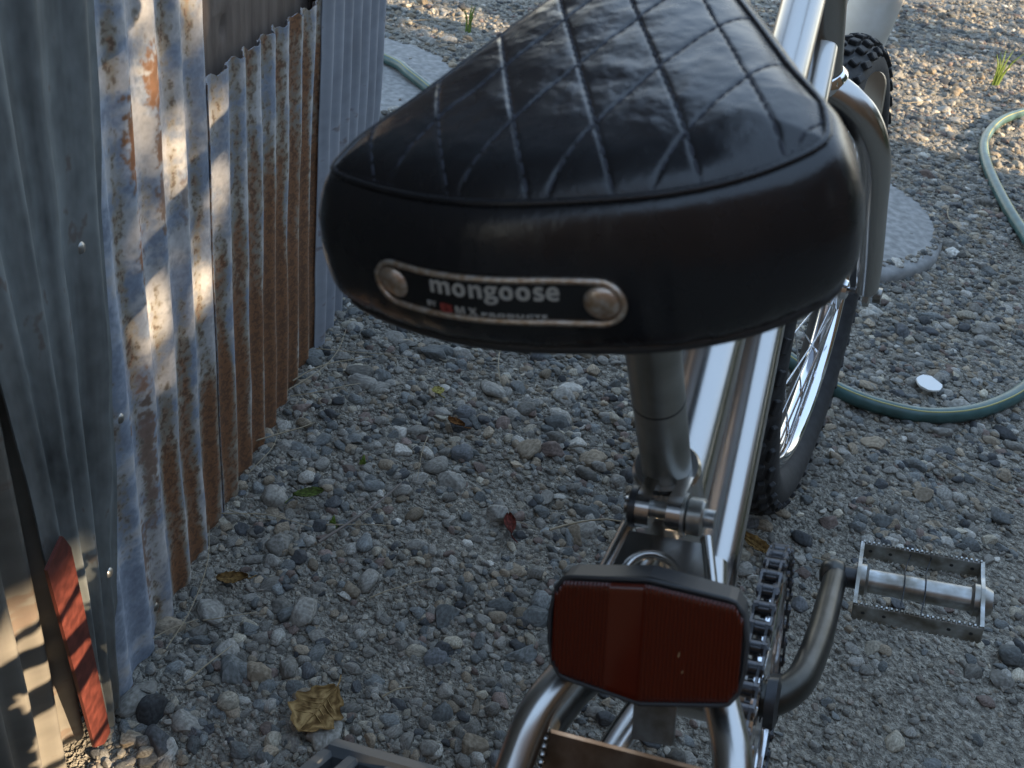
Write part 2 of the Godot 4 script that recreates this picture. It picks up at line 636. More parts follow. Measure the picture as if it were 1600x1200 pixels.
# the narrow lapped strip, wider at the top, riding up over the sheet next to it
func narrow_sheet() -> ArrayMesh:
	var f := FastNoiseLite.new()
	f.seed = 53; f.frequency = 0.9
	var nz := 70
	var ny := 46
	var P := PackedVector3Array()
	var UV := PackedVector2Array()
	for i in ny:
		for j in nz:
			var u := float(j) / (nz - 1)
			var y := lerpf(0.016 + 0.006 * sin(u * 9.0), 1.75, pow(i / (ny - 1.0), 1.6))
			var yc := minf(y, 0.75)
			var zl := -0.462 - 0.085 * (0.3828 - yc)
			var zr := -0.5614 - 0.115 * (yc - 0.2716) + 0.004 * f.get_noise_2d(y * 9.0, 7.0)
			var z := lerpf(zl, zr, u)
			var w := pow(0.5 + 0.5 * cos(TAU * (u * 4.1 - 1.42)), 1.3)
			var x := wx(z) + 0.0065 + 0.0042 * (w * 2.0 - 1.0) * (1.0 + 0.3 * f.get_noise_2d(y * 5.0, z * 9.0)) + 0.0085 * sstep(-0.535, -0.556, z) + 0.003 * f.get_noise_2d(y * 4.0, z * 5.0)
			P.append(Vector3(x, y, z)); UV.append(Vector2(u * 0.4, y * 1.2))
	var mb := MB.new()
	mb.grid(P, ny, nz, false, false, 1.0, UV)
	var sgn := 1.0 if mb.n[mb.n.size() / 2].x > 0 else -1.0
	mb = MB.new()
	mb.sheet(P, ny, nz, Vector3(-0.0012, 0, 0), sgn, UV)
	return mb.mesh()

func straight(_z: float, lo: float, hi: float) -> Vector2:
	return Vector2(lo, hi)

func sstep(a: float, b: float, x: float) -> float:
	var t := clampf((x - a) / (b - a), 0, 1)
	return t * t * (3 - 2 * t)

# zinc and rust on the big sheet; u runs along the wall, v down it
func rust_picture(pitch: float, z0: float) -> ImageTexture:
	var W := 1024
	var H := 1024
	var n1 := streak_bytes(W, H, 0.010, 2, 31)
	var n2 := streak_bytes(W, H, 0.13, 2, 32)
	var n3 := streak_bytes(W, H, 0.34, 2, 33)
	var st := streak_bytes(W, H, 0.03, 12, 34)
	var n5 := noise_bytes(W, H, 0.016, 35, 5)
	var out := PackedByteArray(); out.resize(W * H * 3)
	# patches of bare orange rust seen on the sheet: z, y, half sizes, strength, darkness
	var blobs: Array = [[-0.652, 0.475, 0.0085, 0.030, 1.0, 0.0], [-0.690, 0.505, 0.007, 0.022, 0.9, 0.15], [-0.694, 0.452, 0.0075, 0.020, 0.8, 0.0], [-0.658, 0.385, 0.009, 0.045, 0.95, 0.75], [-0.694, 0.408, 0.006, 0.022, 0.6, 0.35], [-0.735, 0.395, 0.005, 0.02, 0.3, 0.5], [-0.612, 0.262, 0.006, 0.012, 0.75, 0.3], [-0.64, 0.20, 0.008, 0.07, 0.6, 0.5], [-0.622, 0.10, 0.010, 0.05, 0.6, 0.4]]
	for j in H:
		var y := 0.66 - 0.70 * j / H
		for i in W:
			var z := -0.42 - 1.05 * i / W
			var k := j * W + i
			var a := n1[k] / 255.0
			var b := n2[k] / 255.0
			var c := n3[k] / 255.0
			var s := st[k] / 255.0
			var d := n5[k] / 255.0
			var ph := 0.5 + 0.5 * cos(TAU * (z - z0) / pitch + 1.15)
			# rust grows towards the ground and along the sheet
			var R := -0.02 + 0.50 * sstep(-0.74, -1.0, z) * (0.55 + 0.45 * sstep(0.48, 0.25, y)) + 0.55 * sstep(0.36, 0.10, y) * sstep(-0.62, -0.70, z)
			R += (a - 0.5) * 0.55 + (s - 0.5) * 0.6 + (0.5 - ph) * 0.85 + (b - 0.5) * 0.45
			var rust := sstep(0.50, 0.90, R) * (1.0 - 0.75 * sstep(0.62, 0.85, ph))
			var stain := sstep(0.28, 0.62, R)
			var dark := sstep(0.56, 0.72, b * 0.75 + d * 0.25 + (c - 0.5) * 0.7 - 0.03 + (R - 0.5) * 0.25) * sstep(0.25, 0.7, R) * 0.8
			for q in blobs:
				var dz: float = (z - q[0]) / q[2]
				if absf(dz) > 2.2: continue
				var dy: float = (y - q[1]) / q[3]
				if absf(dy) > 2.2: continue
				var e: float = sstep(1.25, 0.55, sqrt(dz * dz + dy * dy) + (b - 0.5) * 1.6 + (d - 0.5) * 0.8) * q[4]
				rust = maxf(rust, e); stain = maxf(stain, e)
				dark = maxf(dark, e * q[5] * sstep(0.35, 0.6, d + (c - 0.5) * 0.4))
			# zinc: grey with pale oxide, some blue
			var wv := 0.39 + 0.17 * (d - 0.5) + 0.16 * (b - 0.5) + 0.10 * (c - 0.5)
			var ox := sstep(0.45, 0.75, d + 0.22 * sstep(-0.78, -0.66, z) * sstep(0.3, 0.42, y) + (b - 0.5) * 0.3)
			var bl := sstep(0.4, 0.7, 1.0 - d + 0.3 * sstep(-0.64, -0.60, z))
			var r := wv * (1.0 - 0.20 * bl) + ox * 0.12
			var g := wv * (1.0 - 0.06 * bl) + ox * 0.115
			var bb := wv * (1.04 + 0.14 * bl) + ox * 0.10
			var sr := lerpf(r, 0.30 + 0.06 * (c - 0.5), stain * 0.75)
			var sg := lerpf(g, 0.255 + 0.06 * (c - 0.5), stain * 0.75)
			var sb := lerpf(bb, 0.165, stain * 0.75)
			var t := 0.7 + 0.6 * b
			sr = lerpf(sr, 0.29 * t, rust * 0.9); sg = lerpf(sg, 0.125 * t, rust * 0.9); sb = lerpf(sb, 0.05 * t, rust * 0.9)
			sr = lerpf(sr, 0.075, dark * 0.8); sg = lerpf(sg, 0.048, dark * 0.8); sb = lerpf(sb, 0.036, dark * 0.8)
			out[k * 3] = int(255.0 * pow(clampf(sr, 0, 1), 0.4545)); out[k * 3 + 1] = int(255.0 * pow(clampf(sg, 0, 1), 0.4545)); out[k * 3 + 2] = int(255.0 * pow(clampf(sb, 0, 1), 0.4545))
	return tex(Image.create_from_data(W, H, false, Image.FORMAT_RGB8, out))

# plain weathered zinc with spangle, dust streaks and small rust specks
func zinc_picture(sd: int, base: Color, vary: float, speck: float, W := 512) -> ImageTexture:
	var n1 := noise_bytes(W, W, 0.012, sd, 5)
	var n2 := noise_bytes(W, W, 0.06, sd + 1, 4)
	var st := streak_bytes(W, W, 0.05, 16, sd + 2)
	var out := PackedByteArray(); out.resize(W * W * 3)
	for k in W * W:
		var t := 1.0 + vary * ((n1[k] - 128) / 128.0 + 0.6 * (n2[k] - 128) / 128.0 + 0.8 * (st[k] - 128) / 128.0)
		var sp := sstep(0.80, 0.9, n2[k] / 255.0 * 0.7 + n1[k] / 255.0 * 0.45) * speck
		out[k * 3] = int(255.0 * pow(clampf(lerpf(base.r * t, 0.14, sp), 0, 1), 0.4545))
		out[k * 3 + 1] = int(255.0 * pow(clampf(lerpf(base.g * t, 0.075, sp), 0, 1), 0.4545))
		out[k * 3 + 2] = int(255.0 * pow(clampf(lerpf(base.b * t, 0.045, sp), 0, 1), 0.4545))
	return tex(Image.create_from_data(W, W, false, Image.FORMAT_RGB8, out))

func wood(sd: int, lo: Color, hi: Color) -> StandardMaterial3D:
	var W := 256
	var st := streak_bytes(W, W, 0.05, 10, sd)
	var n2 := noise_bytes(W, W, 0.03, sd + 1, 4)
	var out := PackedByteArray(); out.resize(W * W * 3)
	for k in W * W:
		var t := clampf(st[k] / 255.0 * 0.8 + n2[k] / 255.0 * 0.4 - 0.1, 0, 1)
		out[k * 3] = int(255 * lerpf(lo.r, hi.r, t)); out[k * 3 + 1] = int(255 * lerpf(lo.g, hi.g, t)); out[k * 3 + 2] = int(255 * lerpf(lo.b, hi.b, t))
	var m := mat(Color(1, 1, 1), 0.9, 0.0, 0.3)
	m.albedo_texture = tex(Image.create_from_data(W, W, false, Image.FORMAT_RGB8, out))
	return m

func build_shed():
	var shed := node("shed", self, Transform3D(Basis.IDENTITY, Vector3(-0.28, 0, -0.9)))
	tag(shed, "shed wall of rusty corrugated metal sheets beside the bicycle", "shed")
	var back := Transform3D(Basis.IDENTITY, Vector3(0.28, 0, 0.9))
	# the big rusty sheet: full height at its near end, cut off at 0.46 m further on
	var pitch := 0.0445
	var zr := -0.560
	var m := mat(Color(1, 1, 1), 0.52, 0.25)
	m.albedo_texture = rust_picture(pitch, zr)
	relief(m, 512, 0.15, 38, 4, 0.012)
	m.uv1_scale = Vector3(1, 1, 1)
	var cut := func(z: float, lo: float, hi: float) -> Vector2:
		return Vector2(lo, minf(hi, 0.470 + 0.05 * (z + 0.81) + 0.002 * sin(z * 210.0) + 0.0015 * sin(z * 517.0)))
	var near := put("corrugated_sheet", sheet_mesh(-0.545, -0.797, -0.03, 1.75, 0.0, pitch, 0.0042, straight, 41, zr), m, shed, back)
	near.set_meta("label", "near half of the rust streaked corrugated sheet with orange rust patches")
	var far := put("corrugated_sheet", sheet_mesh(-0.785, -1.140, -0.03, 0.47, 0.0018, pitch, 0.0042, cut, 41, zr), m, shed, back)
	far.set_meta("label", "low rusty corrugated sheet cut off below the grey board")
	# dull overlapping strip at the near side
	var ma := mat(Color(1, 1, 1), 0.55, 0.35)
	ma.albedo_texture = zinc_picture(51, Color(0.215, 0.235, 0.235), 0.36, 0.5)
	relief(ma, 512, 0.02, 52, 4, 0.12)
	var a := put("corrugated_sheet", narrow_sheet(), ma, shed, back)
	a.set_meta("label", "dull grey narrow corrugated strip lapped over the rusty sheet")
	# the sheet behind it at the near end, with its bottom corner off the ground
	var mc := mat(Color(1, 1, 1), 0.5, 0.3)
	mc.albedo_texture = zinc_picture(55, Color(0.185, 0.172, 0.148), 0.26, 0.5)
	var c := put("corrugated_sheet", sheet_mesh(-0.02, -0.500, 0.012, 1.75, -0.0065, 0.029, 0.0055, func(z, lo, hi): return Vector2(lo + 0.02 * sstep(-0.40, -0.48, z), hi), 57, -0.43), mc, shed, back)
	c.set_meta("label", "pale corrugated sheet at the near end behind the red strip")
	# clean bluish sheet at the far end
	var md := mat(Color(1, 1, 1), 0.42, 0.45)
	md.albedo_texture = zinc_picture(58, Color(0.36, 0.39, 0.45), 0.16, 0.5)
	var d := put("corrugated_sheet", sheet_mesh(-1.128, -1.412, -0.02, 1.75, 0.010, 0.0445, 0.0048, straight, 59, -1.145), md, shed, back)
	d.set_meta("label", "clean bluish galvanised sheet at the far corner")
	# red painted strip over the edge of the narrow sheet
	var red := mat(lin(0.15, 0.034, 0.022), 0.6)
	red.albedo_texture = grain(256, 0.03, 60, 5, Color(0.72, 0.66, 0.62), Color(1, 1, 1), 1.6)
	var mb := MB.new()
	mb.extrude(PackedVector2Array([Vector2(0.4787, 0.262), Vector2(0.4554, 0.2531), Vector2(0.4763, 0.0360), Vector2(0.490, 0.022), Vector2(0.5009, 0.0226), Vector2(0.4860, 0.245)]), 0.0, 0.0025, Transform3D(Basis(Vector3(0.0308, 0, -1.0), Vector3(0, 1, 0), Vector3(1, 0, 0.0308)), Vector3(-0.3078 + 0.0115, 0, 0)))
	var rs := put("trim_strip", mb.mesh(), red, shed, back)
	rs.set_meta("label", "red painted metal strip with pointed top")
	# weathered boards behind the cut sheet
	var wm := wood(61, lin(0.105, 0.082, 0.068), lin(0.20, 0.165, 0.14))
	relief(wm, 256, 0.03, 63, 4, 0.15)
	var spans: Array = [[-0.8235, -1.145], [-1.148, -1.40]]
	for s in spans:
		mb = MB.new()
		var P := PackedVector3Array()
		var UV := PackedVector2Array()
		var f := FastNoiseLite.new()
		f.seed = 64; f.frequency = 6.0
		var nu := 110
		for i in nu:
			for j in 40:
				var z: float = lerpf(s[0], s[1], j / 39.0)
				var y := lerpf(0.30, 1.75, pow(i / (nu - 1.0), 2.2))
				if j == 0: z += 0.004 * f.get_noise_2d(y, 0.0)
				var x := wx(z) - 0.016 + 0.0035 * f.get_noise_2d(y * 0.35, z * 1.6)
				x -= 0.010 * exp(-(pow((z + 0.882) / 0.0045, 2) + pow((y - 0.487) / 0.0055, 2)))
				P.append(Vector3(x, y, z)); UV.append(Vector2(z * 3.0, y * 2.0))
		mb.grid(P, nu, 40, false, false, 1.0, UV)
		var sg := 1.0 if mb.n[mb.n.size() / 2].x > 0 else -1.0
		mb = MB.new(); mb.sheet(P, nu, 40, Vector3(-0.02, 0, 0), sg, UV)
		put("weathered_board", mb.mesh(), wm, shed, back)
	# inner lining and end wall, so that the shed is closed
	mb = MB.new()
	mb.box(Transform3D(Basis.IDENTITY, Vector3(-0.9, 0.86, -0.70)), Vector3(1.10, 1.72, 1.40), 0.01)
	put("inner_wall", mb.mesh(), wood(66, lin(0.03, 0.027, 0.024), lin(0.06, 0.053, 0.048)), shed, back)
	mb = MB.new()
	for k in 26:
		var x := -0.275 - k * 0.0445
		mb.sweep(PackedVector3Array([Vector3(x, -0.02, -1.408), Vector3(x, 1.75, -1.408)]), 0.013, 8, true)
	put("end_sheet", mb.mesh(), md, shed, back)
	mb = MB.new()
	mb.box(Transform3D(Basis(Vector3(0, 0, 1), 0.12), Vector3(-0.85, 1.83, -0.70)), Vector3(1.4, 0.03, 1.6), 0.004)
	put("roof", mb.mesh(), ma, shed, back)
	# nails through the near strip
	for q in [[-0.505, 0.205], [-0.545, 0.315], [-0.52, 0.46], [-0.57, 0.10]]:
		mb = MB.new()
		mb.lathe([Vector2(0.0, 0.002), Vector2(0.003, 0.0015), Vector2(0.004, 0.0)], axis_to(Vector3(wx(q[0]) + 0.028, q[1], q[0]), Vector3(1, 0, 0)), 10, true)
		put("nail_head", mb.mesh(), M.steel, shed, back)

# ---------------------------------------------------------------- yard things
func build_yard():
	# round concrete stepping stones
	var cm := mat(Color(1, 1, 1), 0.9, 0.0, 0.3)
	cm.albedo_texture = grain(512, 0.04, 71, 6, lin(0.17, 0.17, 0.165), lin(0.30, 0.30, 0.29), 1.4)
	triplanar(cm, 2.4)
	relief(cm, 512, 0.25, 72, 3, 0.02)
	var words: Array = ["round concrete stepping stone by the far shed corner with the hose lying on it", "round concrete stepping stone right of the front wheel, inside the hose loop"]
	for k in 2:
		var c: Vector2 = pavers[k][0]
		var r: float = pavers[k][1]
		var mb := MB.new()
		var pn := FastNoiseLite.new()
		pn.seed = 75 + k; pn.frequency = 1.0; pn.fractal_octaves = 3
		var P := PackedVector3Array()
		for i in 160:
			var an := TAU * i / 160.0
			var rr := r * (1.0 + 0.012 * pn.get_noise_2d(cos(an) * 1.5, sin(an) * 1.5) + 0.006 * pn.get_noise_2d(cos(an) * 9.0, sin(an) * 9.0))
			for q in [Vector2(0.0, 0.022), Vector2(r * 0.5, 0.022), Vector2(r - 0.02, 0.021), Vector2(rr - 0.008, 0.0195), Vector2(rr - 0.002, 0.014), Vector2(rr, 0.004), Vector2(rr, -0.03)]:
				P.append(Vector3(cos(an) * q.x, q.y + (0.0012 * pn.get_noise_2d(cos(an) * q.x * 40.0, sin(an) * q.x * 40.0) if q.x > 0.0 else 0.0), sin(an) * q.x))
		mb.grid(P, 160, 7, true, false, 1.0)
		if mb.n[1].y < 0:
			mb = MB.new(); mb.grid(P, 160, 7, true, false, -1.0)
		tag(put("stepping_stone", mb.mesh(), cm, self, Transform3D(Basis.from_scale(Vector3(1, 1, 1.0 if k == 0 else 1.1)), Vector3(c.x, 0, c.y))), words[k], "stepping stone", "round stepping stones in the gravel")
	# garden hose
	var hp: Array = []
	for q in [[-1.3, -2.9, 0.03], [-0.80, -2.50, 0.034], [-0.411, -2.267, 0.034], [-0.312, -2.16, 0.034], [-0.14, -1.96, 0.012], [0.05, -1.72, 0.012], [0.24, -1.48, 0.012], [0.385, -1.285, 0.012], [0.457, -1.213, 0.012], [0.533, -1.188, 0.012], [0.598, -1.196, 0.012], [0.672, -1.236, 0.012], [0.751, -1.311, 0.013], [0.86, -1.47, 0.013], [0.92, -1.66, 0.013], [0.932, -1.858, 0.013], [0.940, -2.02, 0.013], [0.966, -2.237, 0.013], [1.005, -2.40, 0.013], [1.073, -2.545, 0.013], [1.15, -2.653, 0.013], [1.26, -2.745, 0.013], [1.5, -2.85, 0.013], [1.9, -2.88, 0.013], [2.5, -2.7, 0.013]]:
		hp.append(Vector3(q[0], q[2], q[1]))
	var path := spline(hp, 10)
	var mb := MB.new()
	mb.sweep(path, 0.0112, 14)
	var hm := mat(lin(0.055, 0.125, 0.125), 0.38)
	hm.albedo_texture = grain(256, 0.02, 73, 4, Color(0.75, 0.75, 0.72), Color(1, 1, 1), 1.4)
	triplanar(hm, 5.0)
	var hose := put("garden_hose", mb.mesh(), hm)
	tag(hose, "green garden hose with yellow stripe curving over the gravel on the right", "hose")
	var sp := PackedVector3Array()
	for i in path.size():
		var t := (path[mini(i + 1, path.size() - 1)] - path[maxi(i - 1, 0)]).normalized()
		var side := t.cross(Vector3.UP).normalized()
		sp.append(path[i] + (side * 0.45 + Vector3.UP * 0.893) * 0.0104)
	mb = MB.new()
	mb.sweep(sp, 0.0013, 6)
	put("stripe", mb.mesh(), mat(lin(0.33, 0.30, 0.10), 0.5), hose)
	# white pipe post
	mb = MB.new()
	mb.lathe([Vector2(0.046, 1.3), Vector2(0.054, 1.3), Vector2(0.054, -0.05), Vector2(0.046, -0.05), Vector2(0.046, 1.3)], Transform3D(Basis(Vector3(0, 0, 1), -0.085), Vector3.ZERO), 40)
	var pm := mat(lin(0.74, 0.73, 0.69), 0.4)
	pm.albedo_texture = grain(256, 0.015, 74, 5, Color(0.84, 0.82, 0.78), Color(1, 1, 1), 1.5)
	triplanar(pm, 2.0)
	tag(put("pipe_post", mb.mesh(), pm, self, Transform3D(Basis.IDENTITY, Vector3(0.612, 0, -2.33))), "thick white plastic pipe standing behind the front wheel", "pipe")
	# white disc
	mb = MB.new()
	var pts := PackedVector2Array()
	for k in 20:
		var an := TAU * k / 20.0
		var rr := 0.0185 * (1.0 - (0.16 if k in [1, 2, 3] else 0.0) + 0.03 * sin(k * 2.3))
		pts.append(Vector2(cos(an), sin(an) * 0.92) * rr)
	mb.extrude(pts, -0.0015, 0.0015, Transform3D(Basis(Vector3(1, 0, 0), -PI / 2 + 0.12), Vector3.ZERO))
	tag(put("white_disc", mb.mesh(), mat(lin(0.72, 0.72, 0.70), 0.6), self, Transform3D(Basis.IDENTITY, Vector3(0.592, 0.016, -1.268))), "small white disc with a chipped edge beside the hose", "disc")

# fence outside the frame, towards the sun: its boards keep the yard in shade, its gaps let the light patches through
func build_fence():
	var sh := Vector3(SUN.x, 0, SUN.z).normalized()
	var e := Vector3(sh.z, 0, -sh.x)
	var bas := Basis(e, Vector3.UP, e.cross(Vector3.UP))
	var f := node("wooden_fence", self, Transform3D(bas, sh * 3.0))
	tag(f, "brown board fence with broken boards to the right of the yard", "fence")
	var mats: Array = []
	for k in 3: mats.append(wood(81 + k, lin(0.10, 0.062, 0.036), lin(0.23, 0.15, 0.09)))
	var ed: Array = []
	var u := 0.265 - 0.14 * 34
	while u < 0.25:
		ed.append(u); u += 0.14
	ed.append_array([0.265, 0.385, 0.485, 0.580, 0.690])
	u = 0.83
	while u < 2.3:
		ed.append(u); u += 0.14
	for k in ed.size() - 1:
		var a: float = ed[k]
		var b: float = ed[k + 1]
		var parts: Array = [[-0.05, 3.05 + 0.02 * sin(k * 3.7)]]
		var lap := 0.012
		if is_equal_approx(a, 0.265): parts = [[-0.05, 1.19], [1.435, 3.05]]; lap = 0.0
		if is_equal_approx(a, 0.485): parts = [[-0.05, 1.49], [1.97, 3.05]]; lap = 0.0
		if is_equal_approx(a, 0.580): parts = [[-0.05, 1.51], [1.95, 3.05]]; lap = 0.0
		for p in parts:
			var mb := MB.new()
			mb.box(Transform3D(Basis.IDENTITY, Vector3((a + b) / 2, (p[0] + p[1]) / 2, 0.011 if k % 2 == 0 else -0.011)), Vector3(b - a + lap * 2.0, p[1] - p[0], 0.02), 0.002)
			put("board", mb.mesh(), mats[k % 3], f)
	for y in [0.35, 1.0, 2.6]:
		var mb := MB.new()
		mb.box(Transform3D(Basis.IDENTITY, Vector3(-1.2, y, 0.05 if bas.z.dot(sh) > 0 else -0.05)), Vector3(6.9, 0.08, 0.045), 0.003)
		put("rail", mb.mesh(), mats[1], f)

# climber over the broken boards: its loose leaves thin out the light that comes through
func build_vine():
	var sh := Vector3(SUN.x, 0, SUN.z).normalized()
	var e := Vector3(sh.z, 0, -sh.x)
	var t := node("climbing_vine", self, Transform3D(Basis.IDENTITY, sh * 2.96 + e * 0.5))
	tag(t, "loose climbing vine over the broken boards of the fence", "vine")
	var mb := MB.new()
	for k in 5:
		var u := -0.24 + k * 0.11
		mb.sweep(spline([e * u + Vector3(0, -0.02, 0), e * (u + 0.05) + Vector3(0, 0.8, 0), e * (u - 0.03) + Vector3(0, 1.5, 0), e * (u + 0.04) + Vector3(0, 2.25, 0)], 8), 0.0045, 6)
	put("stem", mb.mesh(), mat(lin(0.10, 0.075, 0.05), 0.9), t)
	var r := RandomNumberGenerator.new()
	r.seed = 5
	var lm := leaf_mesh(1.0, 0.42, 0.12, 0.02)
	var m := mat(lin(0.06, 0.10, 0.03), 0.55)
	m.backlight_enabled = true
	m.backlight = Color(0.12, 0.18, 0.04)
	var mm := MultiMesh.new()
	mm.transform_format = MultiMesh.TRANSFORM_3D
	mm.mesh = lm
	mm.instance_count = 1100
	for i in 1100:
		var q := Basis(Quaternion(Vector3(r.randfn(), r.randfn(), r.randfn()).normalized(), r.randf() * TAU)) * Basis.from_scale(Vector3.ONE * r.randf_range(0.026, 0.042))
		mm.set_instance_transform(i, Transform3D(q, e * r.randf_range(-0.05, 0.24) + Vector3(0, r.randf_range(1.45, 2.1), 0) - sh * r.randf_range(0.0, 0.10)))
	var mi := MultiMeshInstance3D.new()
	mi.name = "foliage"
	mi.multimesh = mm
	mi.material_override = m
	t.add_child(mi, true)
	mi.set_meta("kind", "stuff")

# house wall behind the viewpoint, whose dark brown boards the metal and the lens mirror
func build_house():
	var h := node("house_wall", self, Transform3D(Basis.IDENTITY, Vector3(-0.3, 0, 2.0)))
	tag(h, "brown lap sided house wall facing the shed yard", "house")
	var mats: Array = []
	for k in 2: mats.append(wood(141 + k, lin(0.19, 0.115, 0.072), lin(0.36, 0.235, 0.155)))
	for k in 17:
		var mb := MB.new()
		mb.box(Transform3D(Basis(Vector3(1, 0, 0), -0.10), Vector3(0, 0.08 + k * 0.165, 0)), Vector3(4.0, 0.185, 0.018), 0.002)
		put("siding_board", mb.mesh(), mats[k % 2], h)
	var mb := MB.new()
	mb.box(Transform3D(Basis.IDENTITY, Vector3(0, 1.4, 0.09)), Vector3(4.0, 2.8, 0.12), 0.004)
	put("wall", mb.mesh(), mats[0], h)

# leafy shrubs past the end of the fence: the sun comes through their gaps in patches
func build_shrubs():
	var sh := Vector3(SUN.x, 0, SUN.z).normalized()
	var e := Vector3(sh.z, 0, -sh.x)
	var leaf := MB.new()
	var P := PackedVector3Array()
	for i in 5:
		for j in 3:
			var t := i / 4.0
			var w := 0.30 * sin(PI * pow(t, 0.8)) * (j - 1)
			P.append(Vector3(w, 0.10 * absf(j - 1) * 0.6, t - 0.5))
	leaf.grid(P, 5, 3)
	var lm := leaf.mesh()
	var m := mat(lin(0.06, 0.09, 0.03), 0.6)
	m.vertex_color_use_as_albedo = true
	m.albedo_color = Color(1, 1, 1)
	m.cull_mode = BaseMaterial3D.CULL_DISABLED
	m.backlight_enabled = true
	m.backlight = Color(0.15, 0.2, 0.05)
	var gaps: Array = [[2.98, 1.09, 0.44, 0.15], [2.68, 1.02, 0.22, 0.10], [4.30, 1.06, 0.62, 0.12], [3.40, 1.02, 0.2, 0.05], [2.45, 1.50, 0.14, 0.08], [3.4, 1.5, 0.15, 0.1]]
	var spots: Array = [[2.55, 1.05], [3.45, 1.15], [4.35, 1.1], [5.3, 1.2]]
	for k in spots.size():
		var base: Vector3 = sh * 3.0 + e * spots[k][0]
		var t := node("shrub", self, Transform3D(Basis.IDENTITY, base))
		tag(t, ["dense green shrub at the end of the board fence", "broad green shrub second from the board fence", "leafy green shrub third from the board fence", "leafy green shrub farthest from the board fence"][k], "shrub", "shrubs beyond the fence")
		var mb := MB.new()
		for s in 5:
			var an := s * 1.3 + k
			mb.sweep(spline([Vector3(cos(an) * 0.04, -0.05, sin(an) * 0.04), Vector3(cos(an) * 0.14, 0.7, sin(an) * 0.12), Vector3(cos(an) * 0.35, 1.7, sin(an) * 0.25)], 5), PackedFloat32Array([0.02, 0.02, 0.019, 0.018, 0.016, 0.014, 0.012, 0.01, 0.008, 0.006, 0.004]), 6)
		put("stem", mb.mesh(), mat(lin(0.10, 0.075, 0.05), 0.9), t)
		var xs: Array = []
		var cs: Array = []
		for i in 9000:
			var du := rng.randf_range(-0.62, 0.62)
			var y := rng.randf_range(0.05, 2.3)
			var dw := rng.randf_range(-0.3, 0.3)
			var sz := rng.randf_range(0.05, 0.10)
			var q := Basis(Quaternion(Vector3(rng.randfn(), rng.randfn(), rng.randfn()).normalized(), rng.randf() * TAU)) * Basis.from_scale(Vector3.ONE * sz)
			var cc := Color(0.05, 0.085, 0.028) * rng.randf_range(0.6, 1.4)
			if pow(du / 0.62, 2) * (0.5 + 0.5 * y / 2.3) > 1.0 or y > 2.25 - 0.3 * pow(du / 0.5, 2): continue
			var uu: float = spots[k][0] + du
			var vv := y - dw * 0.351
			var open := false
			for gq in gaps:
				if pow((uu - gq[0]) / gq[2], 2) + pow((vv - gq[1]) / gq[3], 2) < 1.0 + 0.35 * sin(uu * 23.0 + vv * 41.0): open = true
			if open and rng.randf() < 0.97: continue
			xs.append(Transform3D(q, e * du + sh * dw + Vector3(0, y, 0))); cs.append(cc)
		var mm := MultiMesh.new()
		mm.transform_format = MultiMesh.TRANSFORM_3D
		mm.use_colors = true
		mm.mesh = lm
		mm.instance_count = xs.size()
		for i in xs.size():
			mm.set_instance_transform(i, xs[i]); mm.set_instance_color(i, cs[i])
		var mi := MultiMeshInstance3D.new()
		mi.name = "foliage"
		mi.multimesh = mm
		mi.material_override = m
		t.add_child(mi, true)
		mi.set_meta("kind", "stuff")

# ---------------------------------------------------------------- bicycle (x forward, y up, z right)
const BB := Vector3(0, 0.2873, 0)
const SD := Vector3(-0.3285, 0.9445, 0)

func build_bicycle():
	var yaw := 0.2764
	var lean := 0.2118
	var F := Vector3(sin(yaw), 0, -cos(yaw))
	var rt := Vector3(cos(yaw), 0, sin(yaw))
	var U := Vector3(0, cos(lean), 0) - rt * sin(lean)
	var bike := node("bicycle", self, Transform3D(Basis(F, U, F.cross(U)), Vector3(0.1956, 0, -0.4077)))
	tag(bike, "nickel plated bicycle with black quilted saddle and red rear reflector, seen from behind", "bicycle")
	build_frame(bike)
	build_saddle(bike)
	build_wheels(bike)
	build_drive(bike)
	build_reflector(bike)

func mirror(pts: Array, s: float, off := 0.0) -> Array:
	var out: Array = []
	for p in pts: out.append(Vector3(p.x, p.y, p.z * s + off))
	return out

